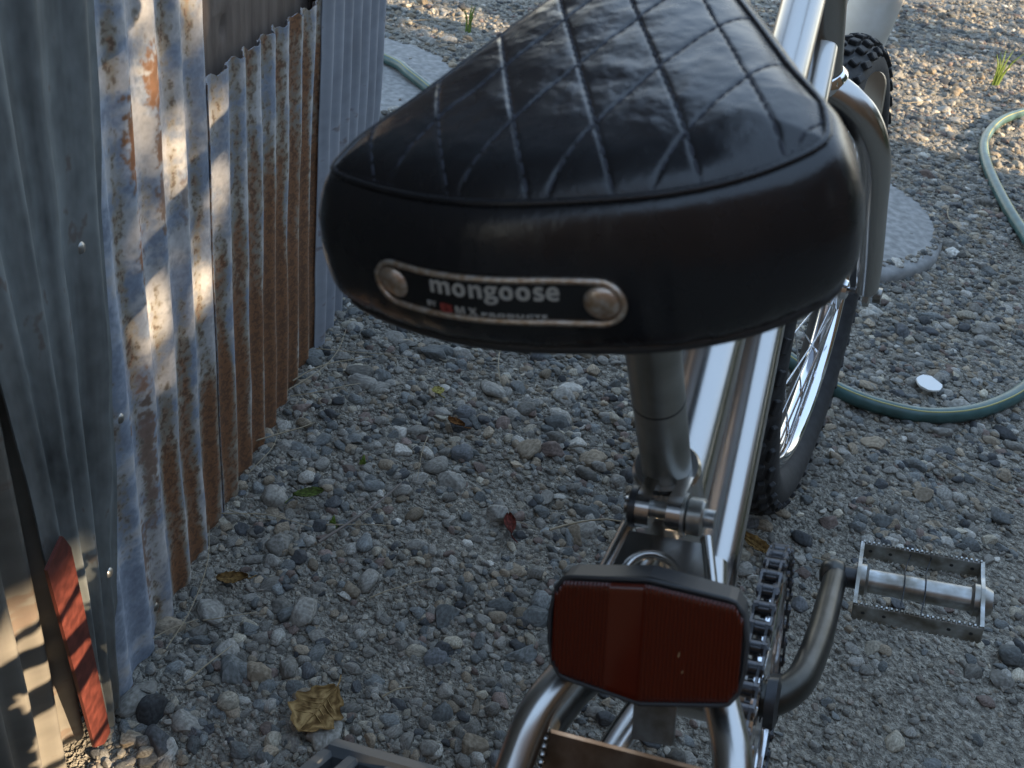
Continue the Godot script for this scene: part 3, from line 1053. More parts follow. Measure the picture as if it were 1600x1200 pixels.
func build_frame(bike: Node3D):
	var fr := node("frame", bike)
	var mb := MB.new()
	mb.cyl(BB + SD * 0.01, BB + SD * 0.205, 0.0143, 24)
	put("seat_tube", mb.mesh(), M.nickel, fr)
	mb = MB.new()
	mb.cyl(Vector3(-0.062, 0.464, 0), Vector3(0.462, 0.681, 0), 0.0150, 28)
	put("top_tube", mb.mesh(), M.nickel, fr)
	mb = MB.new()
	mb.cyl(Vector3(0.0, 0.2873, 0), Vector3(0.478, 0.560, 0), 0.0148, 28)
	put("down_tube", mb.mesh(), M.nickel, fr)
	mb = MB.new()
	mb.cyl(Vector3(0.493, 0.530, 0), Vector3(0.440, 0.690, 0), 0.0185, 28)
	put("head_tube", mb.mesh(), M.nickel, fr)
	for q in [[0.494, 0.527], [0.439, 0.693]]:
		mb = MB.new()
		mb.lathe([Vector2(0.0165, -0.010), Vector2(0.0225, -0.008), Vector2(0.0240, -0.002), Vector2(0.0235, 0.004), Vector2(0.0190, 0.009)], axis_to(Vector3(q[0], q[1], 0), Vector3(-0.314, 0.949, 0)), 32, true)
		put("headset_cup", mb.mesh(), M.chrome, fr)
	mb = MB.new()
	mb.lathe([Vector2(0.0, -0.037), Vector2(0.018, -0.037), Vector2(0.0205, -0.035), Vector2(0.0205, 0.035), Vector2(0.018, 0.037), Vector2(0.0, 0.037)], axis_to(BB, Vector3(0, 0, 1)), 32)
	put("bottom_bracket", mb.mesh(), M.nickel, fr)
	# looped seat stays and chain stays
	var zo := 0.006
	for s in [-1.0, 1.0]:
		var stay: Array = [Vector3(-0.405, 0.262, 0.060), Vector3(-0.30, 0.318, 0.058), Vector3(-0.215, 0.373, 0.052), Vector3(-0.178, 0.402, 0.0475), Vector3(-0.158, 0.418, 0.0430), Vector3(-0.140, 0.4265, 0.0350), Vector3(-0.118, 0.434, 0.0250), Vector3(-0.075, 0.448, 0.016)]
		mb = MB.new()
		mb.sweep(spline(mirror(stay, s, zo if true else 0.0), 8), 0.0080, 20, true)
		put("seat_stay", mb.mesh(), M.nickel, fr)
		mb = MB.new()
		mb.sweep(spline(mirror([Vector3(-0.005, 0.283, 0.020), Vector3(-0.06, 0.281, 0.034), Vector3(-0.12, 0.278, 0.042), Vector3(-0.405, 0.262, 0.060)], s), 8), 0.0088, 16)
		put("chain_stay", mb.mesh(), M.nickel, fr)
		mb = MB.new()
		mb.extrude(PackedVector2Array([Vector2(-0.43, 0.25), Vector2(-0.385, 0.255), Vector2(-0.375, 0.27), Vector2(-0.395, 0.285), Vector2(-0.425, 0.275)]), 0.0585 * s, 0.0635 * s, Transform3D.IDENTITY)
		put("dropout", mb.mesh(), M.nickel, fr)
	# gusset plate with its round hole behind the seat tube
	var o := Vector3(-0.083, 0.4655, 0.002)
	var dx := Vector3(-0.063, -0.027, 0.004)
	mb = MB.new()
	var nrm := dx.cross(Vector3(0, 0, 1)).normalized()
	if nrm.y < 0: nrm = -nrm
	var P := PackedVector3Array()
	var hc := Vector2(0.31, -0.003)
	var hr := 0.0142
	var ring := 48
	for r in 4:
		for k in ring:
			var an := TAU * k / ring
			var hole := hc + Vector2(cos(an) * hr / dx.length(), sin(an) * hr)
			# outward to the trapezium u 0..1, |z| <= 0.0195 + 0.016 u
			var dirv := Vector2(cos(an) / dx.length(), sin(an))
			var tmax := 1e9
			if dirv.x > 1e-6: tmax = minf(tmax, (1.0 - hc.x) / dirv.x)
			if dirv.x < -1e-6: tmax = minf(tmax, -hc.x / dirv.x)
			for s in [-1.0, 1.0]:
				var den: float = s * dirv.y - 0.016 * dirv.x
				if den > 1e-6: tmax = minf(tmax, (0.0195 + 0.016 * hc.x - s * hc.y) / den)
			var outer := hc + dirv * tmax
			var q := hole if r == 0 or r == 3 else outer
			var lift := 0.0015 if r < 2 else -0.0015
			P.append(o + dx * q.x + Vector3(0, 0, q.y) + nrm * lift)
	for r in 4:
		var a0 := r * ring
		var b0 := ((r + 1) % 4) * ring
		for k in ring:
			mb.flat4(P[a0 + k], P[b0 + k], P[b0 + (k + 1) % ring], P[a0 + (k + 1) % ring])
	put("gusset_plate", mb.mesh(), M.nickel, fr)
	for s in [-1.0, 1.0]:
		mb = MB.new()
		mb.sweep(spline([o - dx * 0.05 + Vector3(0, 0, s * 0.0185), o + dx * 0.5 + Vector3(0, 0, s * 0.0275), o + dx + Vector3(0, 0, s * 0.0355)], 5), 0.0040, 12, true, false, 0.75)
		put("gusset_edge", mb.mesh(), M.nickel, fr)
	mb = MB.new()
	var tube_ring := PackedVector3Array()
	for k in 32:
		var an := TAU * k / 32.0
		tube_ring.append(o + dx * (hc.x + cos(an) * hr / dx.length()) + Vector3(0, 0, hc.y + sin(an) * hr) - nrm * 0.003)
	mb.sweep(tube_ring, 0.0028, 10, false, true)
	put("hole_rim", mb.mesh(), M.nickel, fr)
	# bridge plate between the stays, welded on both sides
	mb = MB.new()
	var bp := Transform3D(Basis(Vector3(0, 0, 1), Vector3(0.33, 0.93, 0.05).normalized(), Vector3(-0.93, 0.33, 0)).orthonormalized(), Vector3(-0.1585, 0.381, 0.0055))
	mb.extrude(PackedVector2Array([Vector2(-0.041, 0.021), Vector2(0.041, 0.021), Vector2(0.045, 0.0), Vector2(0.047, -0.028), Vector2(-0.047, -0.028), Vector2(-0.045, 0.0)]), -0.0015, 0.0015, bp)
	var bm: StandardMaterial3D = M.nickel.duplicate()
	bm.roughness = 0.5
	bm.albedo_color = lin(0.42, 0.31, 0.24)
	bm.albedo_texture = grain(256, 0.02, 19, 5, Color(0.72, 0.66, 0.6), Color(1, 1, 1), 1.5)
	put("bridge_plate", mb.mesh(), bm, fr)
	mb = MB.new()
	mb.lathe([Vector2(0, 0.006), Vector2(0.0042, 0.006), Vector2(0.0046, 0.0), Vector2(0.007, 0.0), Vector2(0.007, -0.002)], axis_to(bp * Vector3(-0.003, -0.0, 0.002), bp.basis.z), 8)
	put("bridge_bolt", mb.mesh(), M.steel, fr)
	for s in [-1.0, 1.0]:
		mb = MB.new()
		for k in 13:
			var t := k / 12.0
			var c := bp * Vector3(s * lerpf(0.0405, 0.046, t), lerpf(0.022, -0.027, t), 0.002)
			mb.lathe([Vector2(0.0, 0.0024), Vector2(0.0018, 0.0019), Vector2(0.0030, 0.0), Vector2(0.0018, -0.0019), Vector2(0.0, -0.0024)], Transform3D(Basis(Vector3(1, 0, 0), 0.5 * s + k * 0.1), c), 8, true)
		put("weld_bead", mb.mesh(), M.nickel, fr)
	# decal lettering on the top tube
	var td := Vector3(0.524, 0.217, 0).normalized()
	var ink := mat(lin(0.03, 0.05, 0.16), 0.4)
	var tup := Vector3(-td.y, td.x, 0)
	var wrap := func(p: Vector3) -> Vector3:
		var an := p.x / 0.0150 + 0.05
		return Vector3(-0.062, 0.464, 0) + td * (0.405 + p.y) + (tup * cos(an) + Vector3(0, 0, 1) * sin(an)) * (0.0152 + p.z)
	put("lettering", wrapped_text("MOLY", 0.0052, 0.016, 0.0002, wrap), ink, fr)
	mb = MB.new()
	P = PackedVector3Array()
	for i in 4:
		for j in 17:
			var x := lerpf(-0.011, 0.011, j / 16.0)
			P.append(wrap.call(Vector3(x, 0.0075 + 0.0016 * i + 0.0025 * cos(x * 140.0), 0.0001)))
	mb.grid(P, 4, 17)
	put("decal", mb.mesh(), ink, fr)

	# seat post and its clamp
	mb = MB.new()
	mb.cyl(BB + SD * 0.15, BB + SD * 0.365, 0.0112, 28)
	var post := put("seat_post", mb.mesh(), M.post, bike)
	mb = MB.new()
	mb.lathe([Vector2(0.01118, -0.0006), Vector2(0.01135, -0.0004), Vector2(0.01135, 0.0004), Vector2(0.01118, 0.0006)], axis_to(BB + SD * 0.272, SD), 32)
	put("scored_line", mb.mesh(), M.dark_metal, post)
	mb = MB.new()
	mb.lathe([Vector2(0.01118, -0.0009), Vector2(0.01130, -0.0007), Vector2(0.01130, 0.0007), Vector2(0.01118, 0.0009)], axis_to(BB + SD * 0.222, SD), 32)
	put("scored_line", mb.mesh(), M.dark_metal, post)
	var cl := node("seat_clamp", bike)
	var cx := axis_to(BB + SD * 0.2115, SD)
	mb = MB.new()
	mb.lathe([Vector2(0.0113, 0.0135), Vector2(0.0142, 0.0135), Vector2(0.0155, 0.0115), Vector2(0.0155, -0.0130), Vector2(0.0142, -0.015), Vector2(0.0113, -0.015)], cx, 36)
	put("collar", mb.mesh(), M.nickel, cl)
	var bolt := Vector3(-0.0985, 0.4935, 0.0045)
	var a := BB + SD * 0.2115
	for s in [-1.0, 1.0]:
		mb = MB.new()
		var top := a + SD * 0.011
		var bot := a - SD * 0.012
		var pl: Array = [top + Vector3(0.002, 0, 0), bot + Vector3(0.002, 0, 0)]
		var poly := PackedVector2Array([Vector2(pl[1].x, pl[1].y)])
		var back := Vector2(bolt.x - a.x, bolt.y - a.y).normalized()
		var a0 := back.angle()
		for k in 25:
			var an := a0 + PI * 0.55 - k / 24.0 * PI * 1.1
			poly.append(Vector2(bolt.x, bolt.y) + Vector2(cos(an), sin(an)) * 0.0085)
		poly.append(Vector2(pl[0].x, pl[0].y))
		mb.extrude(poly, 0.0035 + s * 0.0038, 0.0035 + s * 0.0098, Transform3D.IDENTITY)
		put("clamp_ear", mb.mesh(), M.nickel, cl)
	mb = MB.new()
	mb.cyl(bolt + Vector3(0, 0, -0.0165), bolt + Vector3(0, 0, 0.0225), 0.0040, 16)
	put("bolt", mb.mesh(), M.steel, cl)
	mb = MB.new()
	mb.lathe([Vector2(0.0, -0.0145), Vector2(0.0075, -0.0145), Vector2(0.0092, -0.0135), Vector2(0.0092, -0.0110), Vector2(0.0, -0.0110)], axis_to(bolt, Vector3(0, 0, 1)), 24)
	put("bolt_head", mb.mesh(), M.dark_metal, cl)
	mb = MB.new()
	mb.lathe([Vector2(0.0, 0.0090), Vector2(0.0095, 0.0090), Vector2(0.0095, 0.0106), Vector2(0.0, 0.0106)], axis_to(bolt, Vector3(0, 0, 1)), 24)
	put("washer", mb.mesh(), M.steel, cl)
	mb = MB.new()
	mb.lathe([Vector2(0.0, 0.0108), Vector2(0.0080, 0.0108), Vector2(0.0088, 0.0116), Vector2(0.0088, 0.0172), Vector2(0.0078, 0.0182), Vector2(0.0, 0.0182)], axis_to(bolt, Vector3(0, 0, 1)), 6)
	put("nut", mb.mesh(), M.steel, cl)

# lettering laid over a curved surface: wrap turns (along, up, out) into a place
func wrapped_text(words: String, height: float, width: float, depth: float, wrap: Callable) -> ArrayMesh:
	var tm := TextMesh.new()
	tm.text = words
	var sf := SystemFont.new()
	sf.font_names = PackedStringArray(["Droid Sans"])
	sf.font_weight = 700
	tm.font = sf
	tm.font_size = 64
	tm.pixel_size = 0.01
	tm.depth = 0.05
	tm.curve_step = 1.0
	var arr := tm.get_mesh_arrays()
	var vs: PackedVector3Array = arr[Mesh.ARRAY_VERTEX]
	var ids: PackedInt32Array = arr[Mesh.ARRAY_INDEX]
	var lo := Vector3(1e9, 1e9, 1e9)
	var hi := -lo
	for p in vs:
		lo = lo.min(p); hi = hi.max(p)
	var sx := width / (hi.x - lo.x)
	var sy := height / (hi.y - lo.y)
	var q := PackedVector3Array()
	for p in vs:
		q.append(wrap.call(Vector3((p.x - (lo.x + hi.x) / 2) * sx, (p.y - (lo.y + hi.y) / 2) * sy, (p.z - lo.z) / maxf(hi.z - lo.z, 1e-6) * depth)))
	var mb := MB.new()
	var outw: Vector3 = (wrap.call(Vector3(0, 0, 0.001)) - wrap.call(Vector3.ZERO)).normalized()
	var n_old: PackedVector3Array = arr[Mesh.ARRAY_NORMAL]
	var step := ids.size() if ids.size() > 0 else vs.size()
	for k in range(0, step, 3):
		var i0 := ids[k] if ids.size() > 0 else k
		var i1 := ids[k + 1] if ids.size() > 0 else k + 1
		var i2 := ids[k + 2] if ids.size() > 0 else k + 2
		var fn := (q[i1] - q[i0]).cross(q[i2] - q[i0]).normalized()
		if n_old[i0].z > 0.9: fn = outw
		elif n_old[i0].z < -0.9: continue
		mb.tri(mb.vert(q[i0], fn), mb.vert(q[i1], fn), mb.vert(q[i2], fn))
	return mb.mesh()

# ---- saddle: x forward from the rear corners, y up from the seam, z right
const SL := 0.255
var wk: Array = [[0.0, 0.0800], [0.02, 0.0772], [0.045, 0.0652], [0.07, 0.0550], [0.10, 0.0425], [0.12, 0.0340], [0.15, 0.0270], [0.20, 0.0225], [0.235, 0.0185], [0.248, 0.0125], [0.255, 0.0010]]

func sw(s: float) -> float:
	if s <= 0: return wk[0][1]
	for k in wk.size() - 1:
		if s <= wk[k + 1][0]:
			return lerpf(wk[k][1], wk[k + 1][1], (s - wk[k][0]) / (wk[k + 1][0] - wk[k][0]))
	return wk[-1][1]

func srear(t: float) -> float:
	return -0.0248 * (1.0 - pow(minf(absf(t) / 0.08, 1.0), 3.5 if t > 0 else 1.95))

func groove(s: float, t: float) -> Vector2:      # (distance to the nearest seam line, puff 0..1)
	var f1 := fposmod((t + 0.38 * s + 0.011) / 0.0255, 1.0)
	var f2 := fposmod((t - 0.42 * s + 0.0165) / 0.0300, 1.0)
	var d1 := minf(f1, 1 - f1) * 0.0255 * 0.935
	var d2 := minf(f2, 1 - f2) * 0.0300 * 0.922
	return Vector2(minf(d1, d2), sqrt(maxf(0.0, sin(PI * f1) * sin(PI * f2))))

var snoise := FastNoiseLite.new()

func stop(s: float, t: float) -> float:
	var d := maxf(0.0, minf(sw(s) - absf(t), (s - srear(t)) * 1.0))
	d = minf(d, SL - s)
	var e := 1.0 - exp(-d / 0.010)
	var g := groove(s, t)
	var y := 0.0085 * e + 0.003 * e * (1.0 - pow(absf(t) / maxf(sw(s), 0.01), 2))
	y += (0.0005 * g.y - 0.00042 * exp(-pow(g.x / 0.00070, 2))) * minf(1.0, d / 0.004)
	y += 0.0005 * snoise.get_noise_2d(s * 900.0, t * 900.0) * e
	return y

var sprof: Array = [Vector2(0, 0), Vector2(0.0022, -0.0010), Vector2(0.0048, -0.0040), Vector2(0.0070, -0.0085), Vector2(0.0098, -0.0150), Vector2(0.0115, -0.0230), Vector2(0.0122, -0.0310), Vector2(0.0120, -0.0385), Vector2(0.0106, -0.0435), Vector2(0.0098, -0.0450), Vector2(0.0068, -0.0495), Vector2(0.0020, -0.0515), Vector2(-0.006, -0.0510), Vector2(-0.014, -0.0470)]

func sout(y: float) -> float:
	for k in sprof.size() - 1:
		if y >= sprof[k + 1].y: return lerpf(sprof[k].x, sprof[k + 1].x, (y - sprof[k].y) / (sprof[k + 1].y - sprof[k].y))
	return 0.0

# a place on the rear face: t across, y up, off outwards
const SHEAR := 0.09      # the body hangs a little to the left of the seam plane

func srear_at(t: float, y: float, off: float) -> Vector3:
	var h := 0.0005
	var sl := (srear(t + h) - srear(t - h)) / (2 * h)
	var nn := Vector2(-1, sl).normalized()
	var o := sout(y) + off
	return Vector3(srear(t) + nn.x * o, y, t + nn.y * o + y * SHEAR)

func build_saddle(bike: Node3D):
	snoise.seed = 91; snoise.frequency = 0.05; snoise.fractal_octaves = 3
	var b := Basis(Vector3(0.9723, 0.2274, -0.0539), Vector3(-0.2316, 0.9684, -0.0918), Vector3(0.0314, 0.1017, 0.9943)).orthonormalized()
	var sad := node("saddle", bike, Transform3D(b, Vector3(-0.1587, 0.6688, -0.0155)))
	# quilted top
	var nu := 420
	var nv := 300
	var P := PackedVector3Array()
	for i in nu:
		var s0 := SL * i / (nu - 1.0)
		for j in nv:
			var t := (j / (nv - 1.0) * 2.0 - 1.0) * sw(s0)
			var tr := (j / (nv - 1.0) * 2.0 - 1.0) * 0.08
			var s := s0 + srear(tr) * pow(1.0 - minf(s0 / 0.12, 1.0), 1.3)
			P.append(Vector3(s, stop(s, t), t))
	var mb := MB.new()
	mb.grid(P, nu, nv)
	var sg := 1.0 if mb.n[nu / 2 * nv + nv / 2].y > 0 else -1.0
	mb = MB.new(); mb.grid(P, nu, nv, false, false, sg)
	put("quilted_cover", mb.mesh(), M.vinyl, sad)
	# outline of the seam, right side nose to rear, rear edge, left side
	var raw := PackedVector2Array()
	for i in 120: raw.append(Vector2(SL * (1 - i / 119.0), sw(SL * (1 - i / 119.0))))
	for j in range(1, 99):
		var t := 0.08 * (1 - 2 * j / 99.0)
		raw.append(Vector2(srear(t), t))
	for i in 120: raw.append(Vector2(SL * i / 119.0, -sw(SL * i / 119.0)))
	# even steps, then soften the corners
	var N := 320
	var len := PackedFloat32Array([0.0])
	for k in range(1, raw.size()): len.append(len[k - 1] + raw[k].distance_to(raw[k - 1]))
	var ev := PackedVector2Array()
	var w := 0
	for k in N:
		var l := len[-1] * k / (N - 1.0)
		while w < raw.size() - 2 and len[w + 1] < l: w += 1
		ev.append(raw[w].lerp(raw[w + 1], clampf((l - len[w]) / maxf(len[w + 1] - len[w], 1e-6), 0, 1)))
	for pass_ in 6:
		var sm := ev.duplicate()
		for k in range(1, N - 1): sm[k] = (ev[k - 1] + ev[k] * 2.0 + ev[k + 1]) / 4.0
		ev = sm
	var nrm := PackedVector2Array()
	for k in N:
		var d := (ev[mini(k + 4, N - 1)] - ev[maxi(k - 4, 0)]).normalized()
		nrm.append(Vector2(-d.y, d.x))
	if nrm[N / 2].x > 0:
		for k in N: nrm[k] = -nrm[k]
	P = PackedVector3Array()
	for k in N:
		var dep := lerpf(1.0, 0.62, sstep(0.02, 0.22, ev[k].x))
		for q in sprof:
			var wr := 0.0007 * snoise.get_noise_2d(k * 5.0, q.y * 1500.0) * minf(1.0, absf(q.y) / 0.01)
			P.append(Vector3(ev[k].x + nrm[k].x * (q.x + wr), q.y * dep, ev[k].y + nrm[k].y * (q.x + wr) + q.y * dep * SHEAR))
	mb = MB.new(); mb.grid(P, N, sprof.size())
	sg = 1.0 if mb.n[N / 2 * sprof.size() + 5].x < 0 else -1.0
	mb = MB.new(); mb.grid(P, N, sprof.size(), false, false, sg)
	put("side_panel", mb.mesh(), M.vinyl, sad)
	# piping on the seam and lip round the bottom
	var pp := PackedVector3Array()
	var lp := PackedVector3Array()
	for k in range(4, N - 4, 2):
		var dep := lerpf(1.0, 0.62, sstep(0.02, 0.22, ev[k].x))
		pp.append(Vector3(ev[k].x, 0.0006, ev[k].y))
		lp.append(Vector3(ev[k].x + nrm[k].x * 0.0062, -0.0492 * dep, ev[k].y + nrm[k].y * 0.0062 - 0.0492 * dep * SHEAR))
	mb = MB.new(); mb.sweep(pp, 0.0013, 8)
	put("piping", mb.mesh(), M.vinyl, sad)
	mb = MB.new(); mb.sweep(lp, 0.0024, 10)
	put("bottom_lip", mb.mesh(), M.plastic, sad)
	# base pan
	var poly := PackedVector2Array()
	for k in range(0, N, 4): poly.append(ev[k] * 0.97)
	mb = MB.new()
	mb.extrude(poly, 0.036, 0.042, Transform3D(Basis(Vector3(1, 0, 0), Vector3(0, 0, 1), Vector3(0, -1, 0)), Vector3(0.002, 0.004, -0.005)))
	put("base_pan", mb.mesh(), M.plastic, sad)
	mb = MB.new()
	mb.box(Transform3D(Basis(Vector3(0, 0, 1), -0.1), Vector3(0.058, -0.055, 0.0)), Vector3(0.05, 0.03, 0.036), 0.004)
	put("saddle_clamp", mb.mesh(), M.steel, sad)
	# stitches along every line of the quilting and along the rear seam
	mb = MB.new()
	for fam in 2:
		for k in range(-7, 9):
			var s := -0.022
			while s < 0.235:
				var t0 := (-0.011 + 0.0255 * k) - 0.38 * s if fam == 0 else (-0.0165 + 0.030 * k) + 0.42 * s
				var s1 := s + 0.0036
				var t1 := t0 - 0.38 * 0.0036 if fam == 0 else t0 + 0.42 * 0.0036
				s += 0.0048
				if absf(t0) > sw(s) - 0.002 or s - 0.0048 < srear(t0) + 0.002: continue
				var y0 := stop(s - 0.0048, t0) + 0.0002
				var y1 := stop(s1, t1) + 0.0002
				mb.sweep(PackedVector3Array([Vector3(s - 0.0048, y0 - 0.0002, t0), Vector3((s - 0.0048 + s1) / 2, (y0 + y1) / 2 + 0.0002, (t0 + t1) / 2), Vector3(s1, y1 - 0.0002, t1)]), 0.00042, 5, false)
	put("stitching", mb.mesh(), M.thread, sad)
	mb = MB.new()
	for k in range(126, 196):
		var a := Vector3(ev[k].x + nrm[k].x * -0.0020, 0.0030, ev[k].y + nrm[k].y * -0.0020)
		var c := Vector3(ev[k + 1].x + nrm[k + 1].x * -0.0020, 0.0030, ev[k + 1].y + nrm[k + 1].y * -0.0020)
		a.y = 0.0014; c.y = 0.0014
		mb.sweep(PackedVector3Array([a, a.lerp(c, 0.36) + Vector3(0, 0.0003, 0), a.lerp(c, 0.72)]), 0.00042, 5, false)
	put("seam_stitching", mb.mesh(), M.thread, sad)
	# badge on the rear face
	var bc := Vector2(-0.0132, -0.0258)
	var bw := 0.0395
	var bh := 0.0073
	var at := func(p: Vector3) -> Vector3:
		return srear_at(bc.x + p.x, bc.y - 0.040 * p.x + p.y + 0.0007 * sin(p.x * 70.0), 0.0008 + p.z)
	P = PackedVector3Array()
	for i in 61:
		var x := lerpf(-bw, bw, i / 60.0)
		var hh := bh
		if absf(x) > bw - bh: hh = sqrt(maxf(0.0, bh * bh - pow(absf(x) - bw + bh, 2)))
		for j in 7: P.append(at.call(Vector3(x, hh * (j / 3.0 - 1.0), 0.0)))
	mb = MB.new(); mb.grid(P, 61, 7)
	sg = 1.0 if mb.n[30 * 7 + 3].x < 0 else -1.0
	mb = MB.new(); mb.grid(P, 61, 7, false, false, sg)
	put("badge_plate", mb.mesh(), M.badge_black, sad)
	var loop := PackedVector3Array()
	for k in 20:
		var an := -PI / 2 + PI * k / 19.0
		loop.append(at.call(Vector3(bw - bh + cos(an) * bh, sin(an) * bh, 0.0003)))
	for k in range(1, 24): loop.append(at.call(Vector3(lerpf(bw - bh, -bw + bh, k / 24.0), bh, 0.0003)))
	for k in 20:
		var an := PI / 2 + PI * k / 19.0
		loop.append(at.call(Vector3(-bw + bh + cos(an) * bh, sin(an) * bh, 0.0003)))
	for k in range(1, 24): loop.append(at.call(Vector3(lerpf(-bw + bh, bw - bh, k / 24.0), -bh, 0.0003)))
	mb = MB.new(); mb.sweep(loop, 0.00105, 8, false, true)
	put("badge_border", mb.mesh(), M.badge_metal, sad)
	for s in [-1.0, 1.0]:
		var c: Vector3 = at.call(Vector3(s * (bw - bh + 0.0012), 0, 0))
		var out: Vector3 = (at.call(Vector3(s * (bw - bh), 0, 0.001)) - at.call(Vector3(s * (bw - bh), 0, 0))).normalized()
		mb = MB.new()
		mb.lathe([Vector2(0.0, 0.0021), Vector2(0.0022, 0.00195), Vector2(0.0042, 0.0014), Vector2(0.0054, 0.0006), Vector2(0.0058, -0.0004)], axis_to(c, out), 24, true)
		put("rivet", mb.mesh(), M.badge_metal, sad)
	put("badge_lettering", wrapped_text("mongoose", 0.0063, 0.0405, 0.0004, func(p): return at.call(p + Vector3(0.0008, 0.0020, 0.0001))), M.badge_print, sad)
	put("small_lettering", wrapped_text("BY", 0.0018, 0.0030, 0.0003, func(p): return at.call(p + Vector3(-0.0200, -0.0038, 0.0001))), M.badge_print, sad)
	put("red_lettering", wrapped_text("B", 0.0030, 0.0040, 0.0003, func(p): return at.call(p + Vector3(-0.0150, -0.0046, 0.0001))), M.badge_red, sad)
	put("small_lettering", wrapped_text("M X", 0.0026, 0.0070, 0.0003, func(p): return at.call(p + Vector3(-0.0085, -0.0046, 0.0001))), M.badge_print, sad)
	put("small_lettering", wrapped_text("PRODUCTS", 0.0012, 0.0200, 0.0003, func(p): return at.call(p + Vector3(0.0065, -0.0052, 0.0001))), M.badge_print, sad)

# ---- wheels
func build_wheel(w: Node3D, R: float, r: float, wid: float):
	# tyre with knobs
	var mb := MB.new()
	var P := PackedVector3Array()
	for i in 96:
		var a := TAU * i / 96.0
		for j in 20:
			var q := TAU * j / 20.0
			var rr := R + r * cos(q) * 0.97
			P.append(Vector3(cos(a) * rr, sin(a) * rr, sin(q) * r))
	mb.grid(P, 96, 20, true, true, 1.0)
	if mb.n[0].x < 0:
		mb = MB.new(); mb.grid(P, 96, 20, true, true, -1.0)
	var rows: Array = [[-0.16, 0.0, 0.0095, 0.0085], [0.16, 0.5, 0.0095, 0.0085], [-0.55, 0.5, 0.0085, 0.0095], [0.55, 0.0, 0.0085, 0.0095], [-0.98, 0.0, 0.0075, 0.0115], [0.98, 0.5, 0.0075, 0.0115]]
	for row in rows:
		for k in 50:
			var a: float = TAU * (k + row[1]) / 50.0
			var q: float = row[0]
			var rr := R + r * cos(q)
			var rad := Vector3(cos(a), sin(a), 0)
			var tan := Vector3(-sin(a), cos(a), 0)
			var out := (rad * cos(q) + Vector3(0, 0, 1) * sin(q)).normalized()
			var lat := tan.cross(out)
			mb.box(Transform3D(Basis(lat, out, tan) * Basis(Vector3.UP, 0.25 * signf(q)), Vector3(cos(a) * rr, sin(a) * rr, sin(q) * r) + out * 0.0010), Vector3(row[2], 0.0058, row[3] * 1.35), 0.001)
	put("tyre", mb.mesh(), M.rubber, w)
	# rim
	var prof: Array = [Vector2(0.2120, -0.0140), Vector2(0.2135, -0.0128), Vector2(0.2060, -0.0112), Vector2(0.2030, 0.0), Vector2(0.2060, 0.0112), Vector2(0.2135, 0.0128), Vector2(0.2120, 0.0140), Vector2(0.2030, 0.0150), Vector2(0.1980, 0.0135), Vector2(0.1955, 0.0085), Vector2(0.1945, 0.0), Vector2(0.1955, -0.0085), Vector2(0.1980, -0.0135), Vector2(0.2030, -0.0150), Vector2(0.2120, -0.0140)]
	P = PackedVector3Array()
	var np := prof.size() - 1
	for i in 120:
		var a := TAU * i / 120.0
		for j in np:
			P.append(Vector3(cos(a) * prof[j].x, sin(a) * prof[j].x, prof[j].y))
	mb = MB.new(); mb.grid(P, 120, np, true, true, 1.0)
	if mb.n[10].x > 0:
		mb = MB.new(); mb.grid(P, 120, np, true, true, -1.0)
	put("rim", mb.mesh(), M.chrome, w)
	# hub
	mb = MB.new()
	mb.lathe([Vector2(0.0, -0.052), Vector2(0.0048, -0.052), Vector2(0.0048, -0.040), Vector2(0.010, -0.038), Vector2(0.012, -0.033), Vector2(0.0235, -0.032), Vector2(0.0235, -0.029), Vector2(0.0125, -0.026), Vector2(0.0115, 0.0), Vector2(0.0125, 0.026), Vector2(0.0235, 0.029), Vector2(0.0235, 0.032), Vector2(0.012, 0.033), Vector2(0.010, 0.038), Vector2(0.0048, 0.040), Vector2(0.0048, 0.052), Vector2(0.0, 0.052)], axis_to(Vector3.ZERO, Vector3(0, 0, 1)), 28)
	put("hub", mb.mesh(), M.chrome, w)
	# spokes, 36 of four kinds
	for kind in 4:
		var s := 1.0 if kind % 2 == 0 else -1.0
		var dirn := 1.0 if kind < 2 else -1.0
		var ha := 1.15 * dirn
		mb = MB.new()
		var a := Vector3(cos(ha) * 0.0205, sin(ha) * 0.0205, s * 0.031)
		var e := Vector3(0.1945, 0, s * 0.003)
		mb.cyl(a, e, 0.00105, 6)
		var d := (e - a).normalized()
		mb.cyl(e - d * 0.013, e + d * 0.001, 0.0021, 8, 0.0024)
		var sm := mb.mesh()
		for k in 9:
			put("spoke", sm, M.chrome, w, Transform3D(Basis(Vector3(0, 0, 1), TAU * (k * 4 + kind) / 36.0), Vector3.ZERO))
	for s in [-1.0, 1.0]:
		mb = MB.new()
		mb.cyl(Vector3(0, 0, s * wid), Vector3(0, 0, s * (wid + 0.008)), 0.0085, 6)
		put("axle_nut", mb.mesh(), M.steel, w)

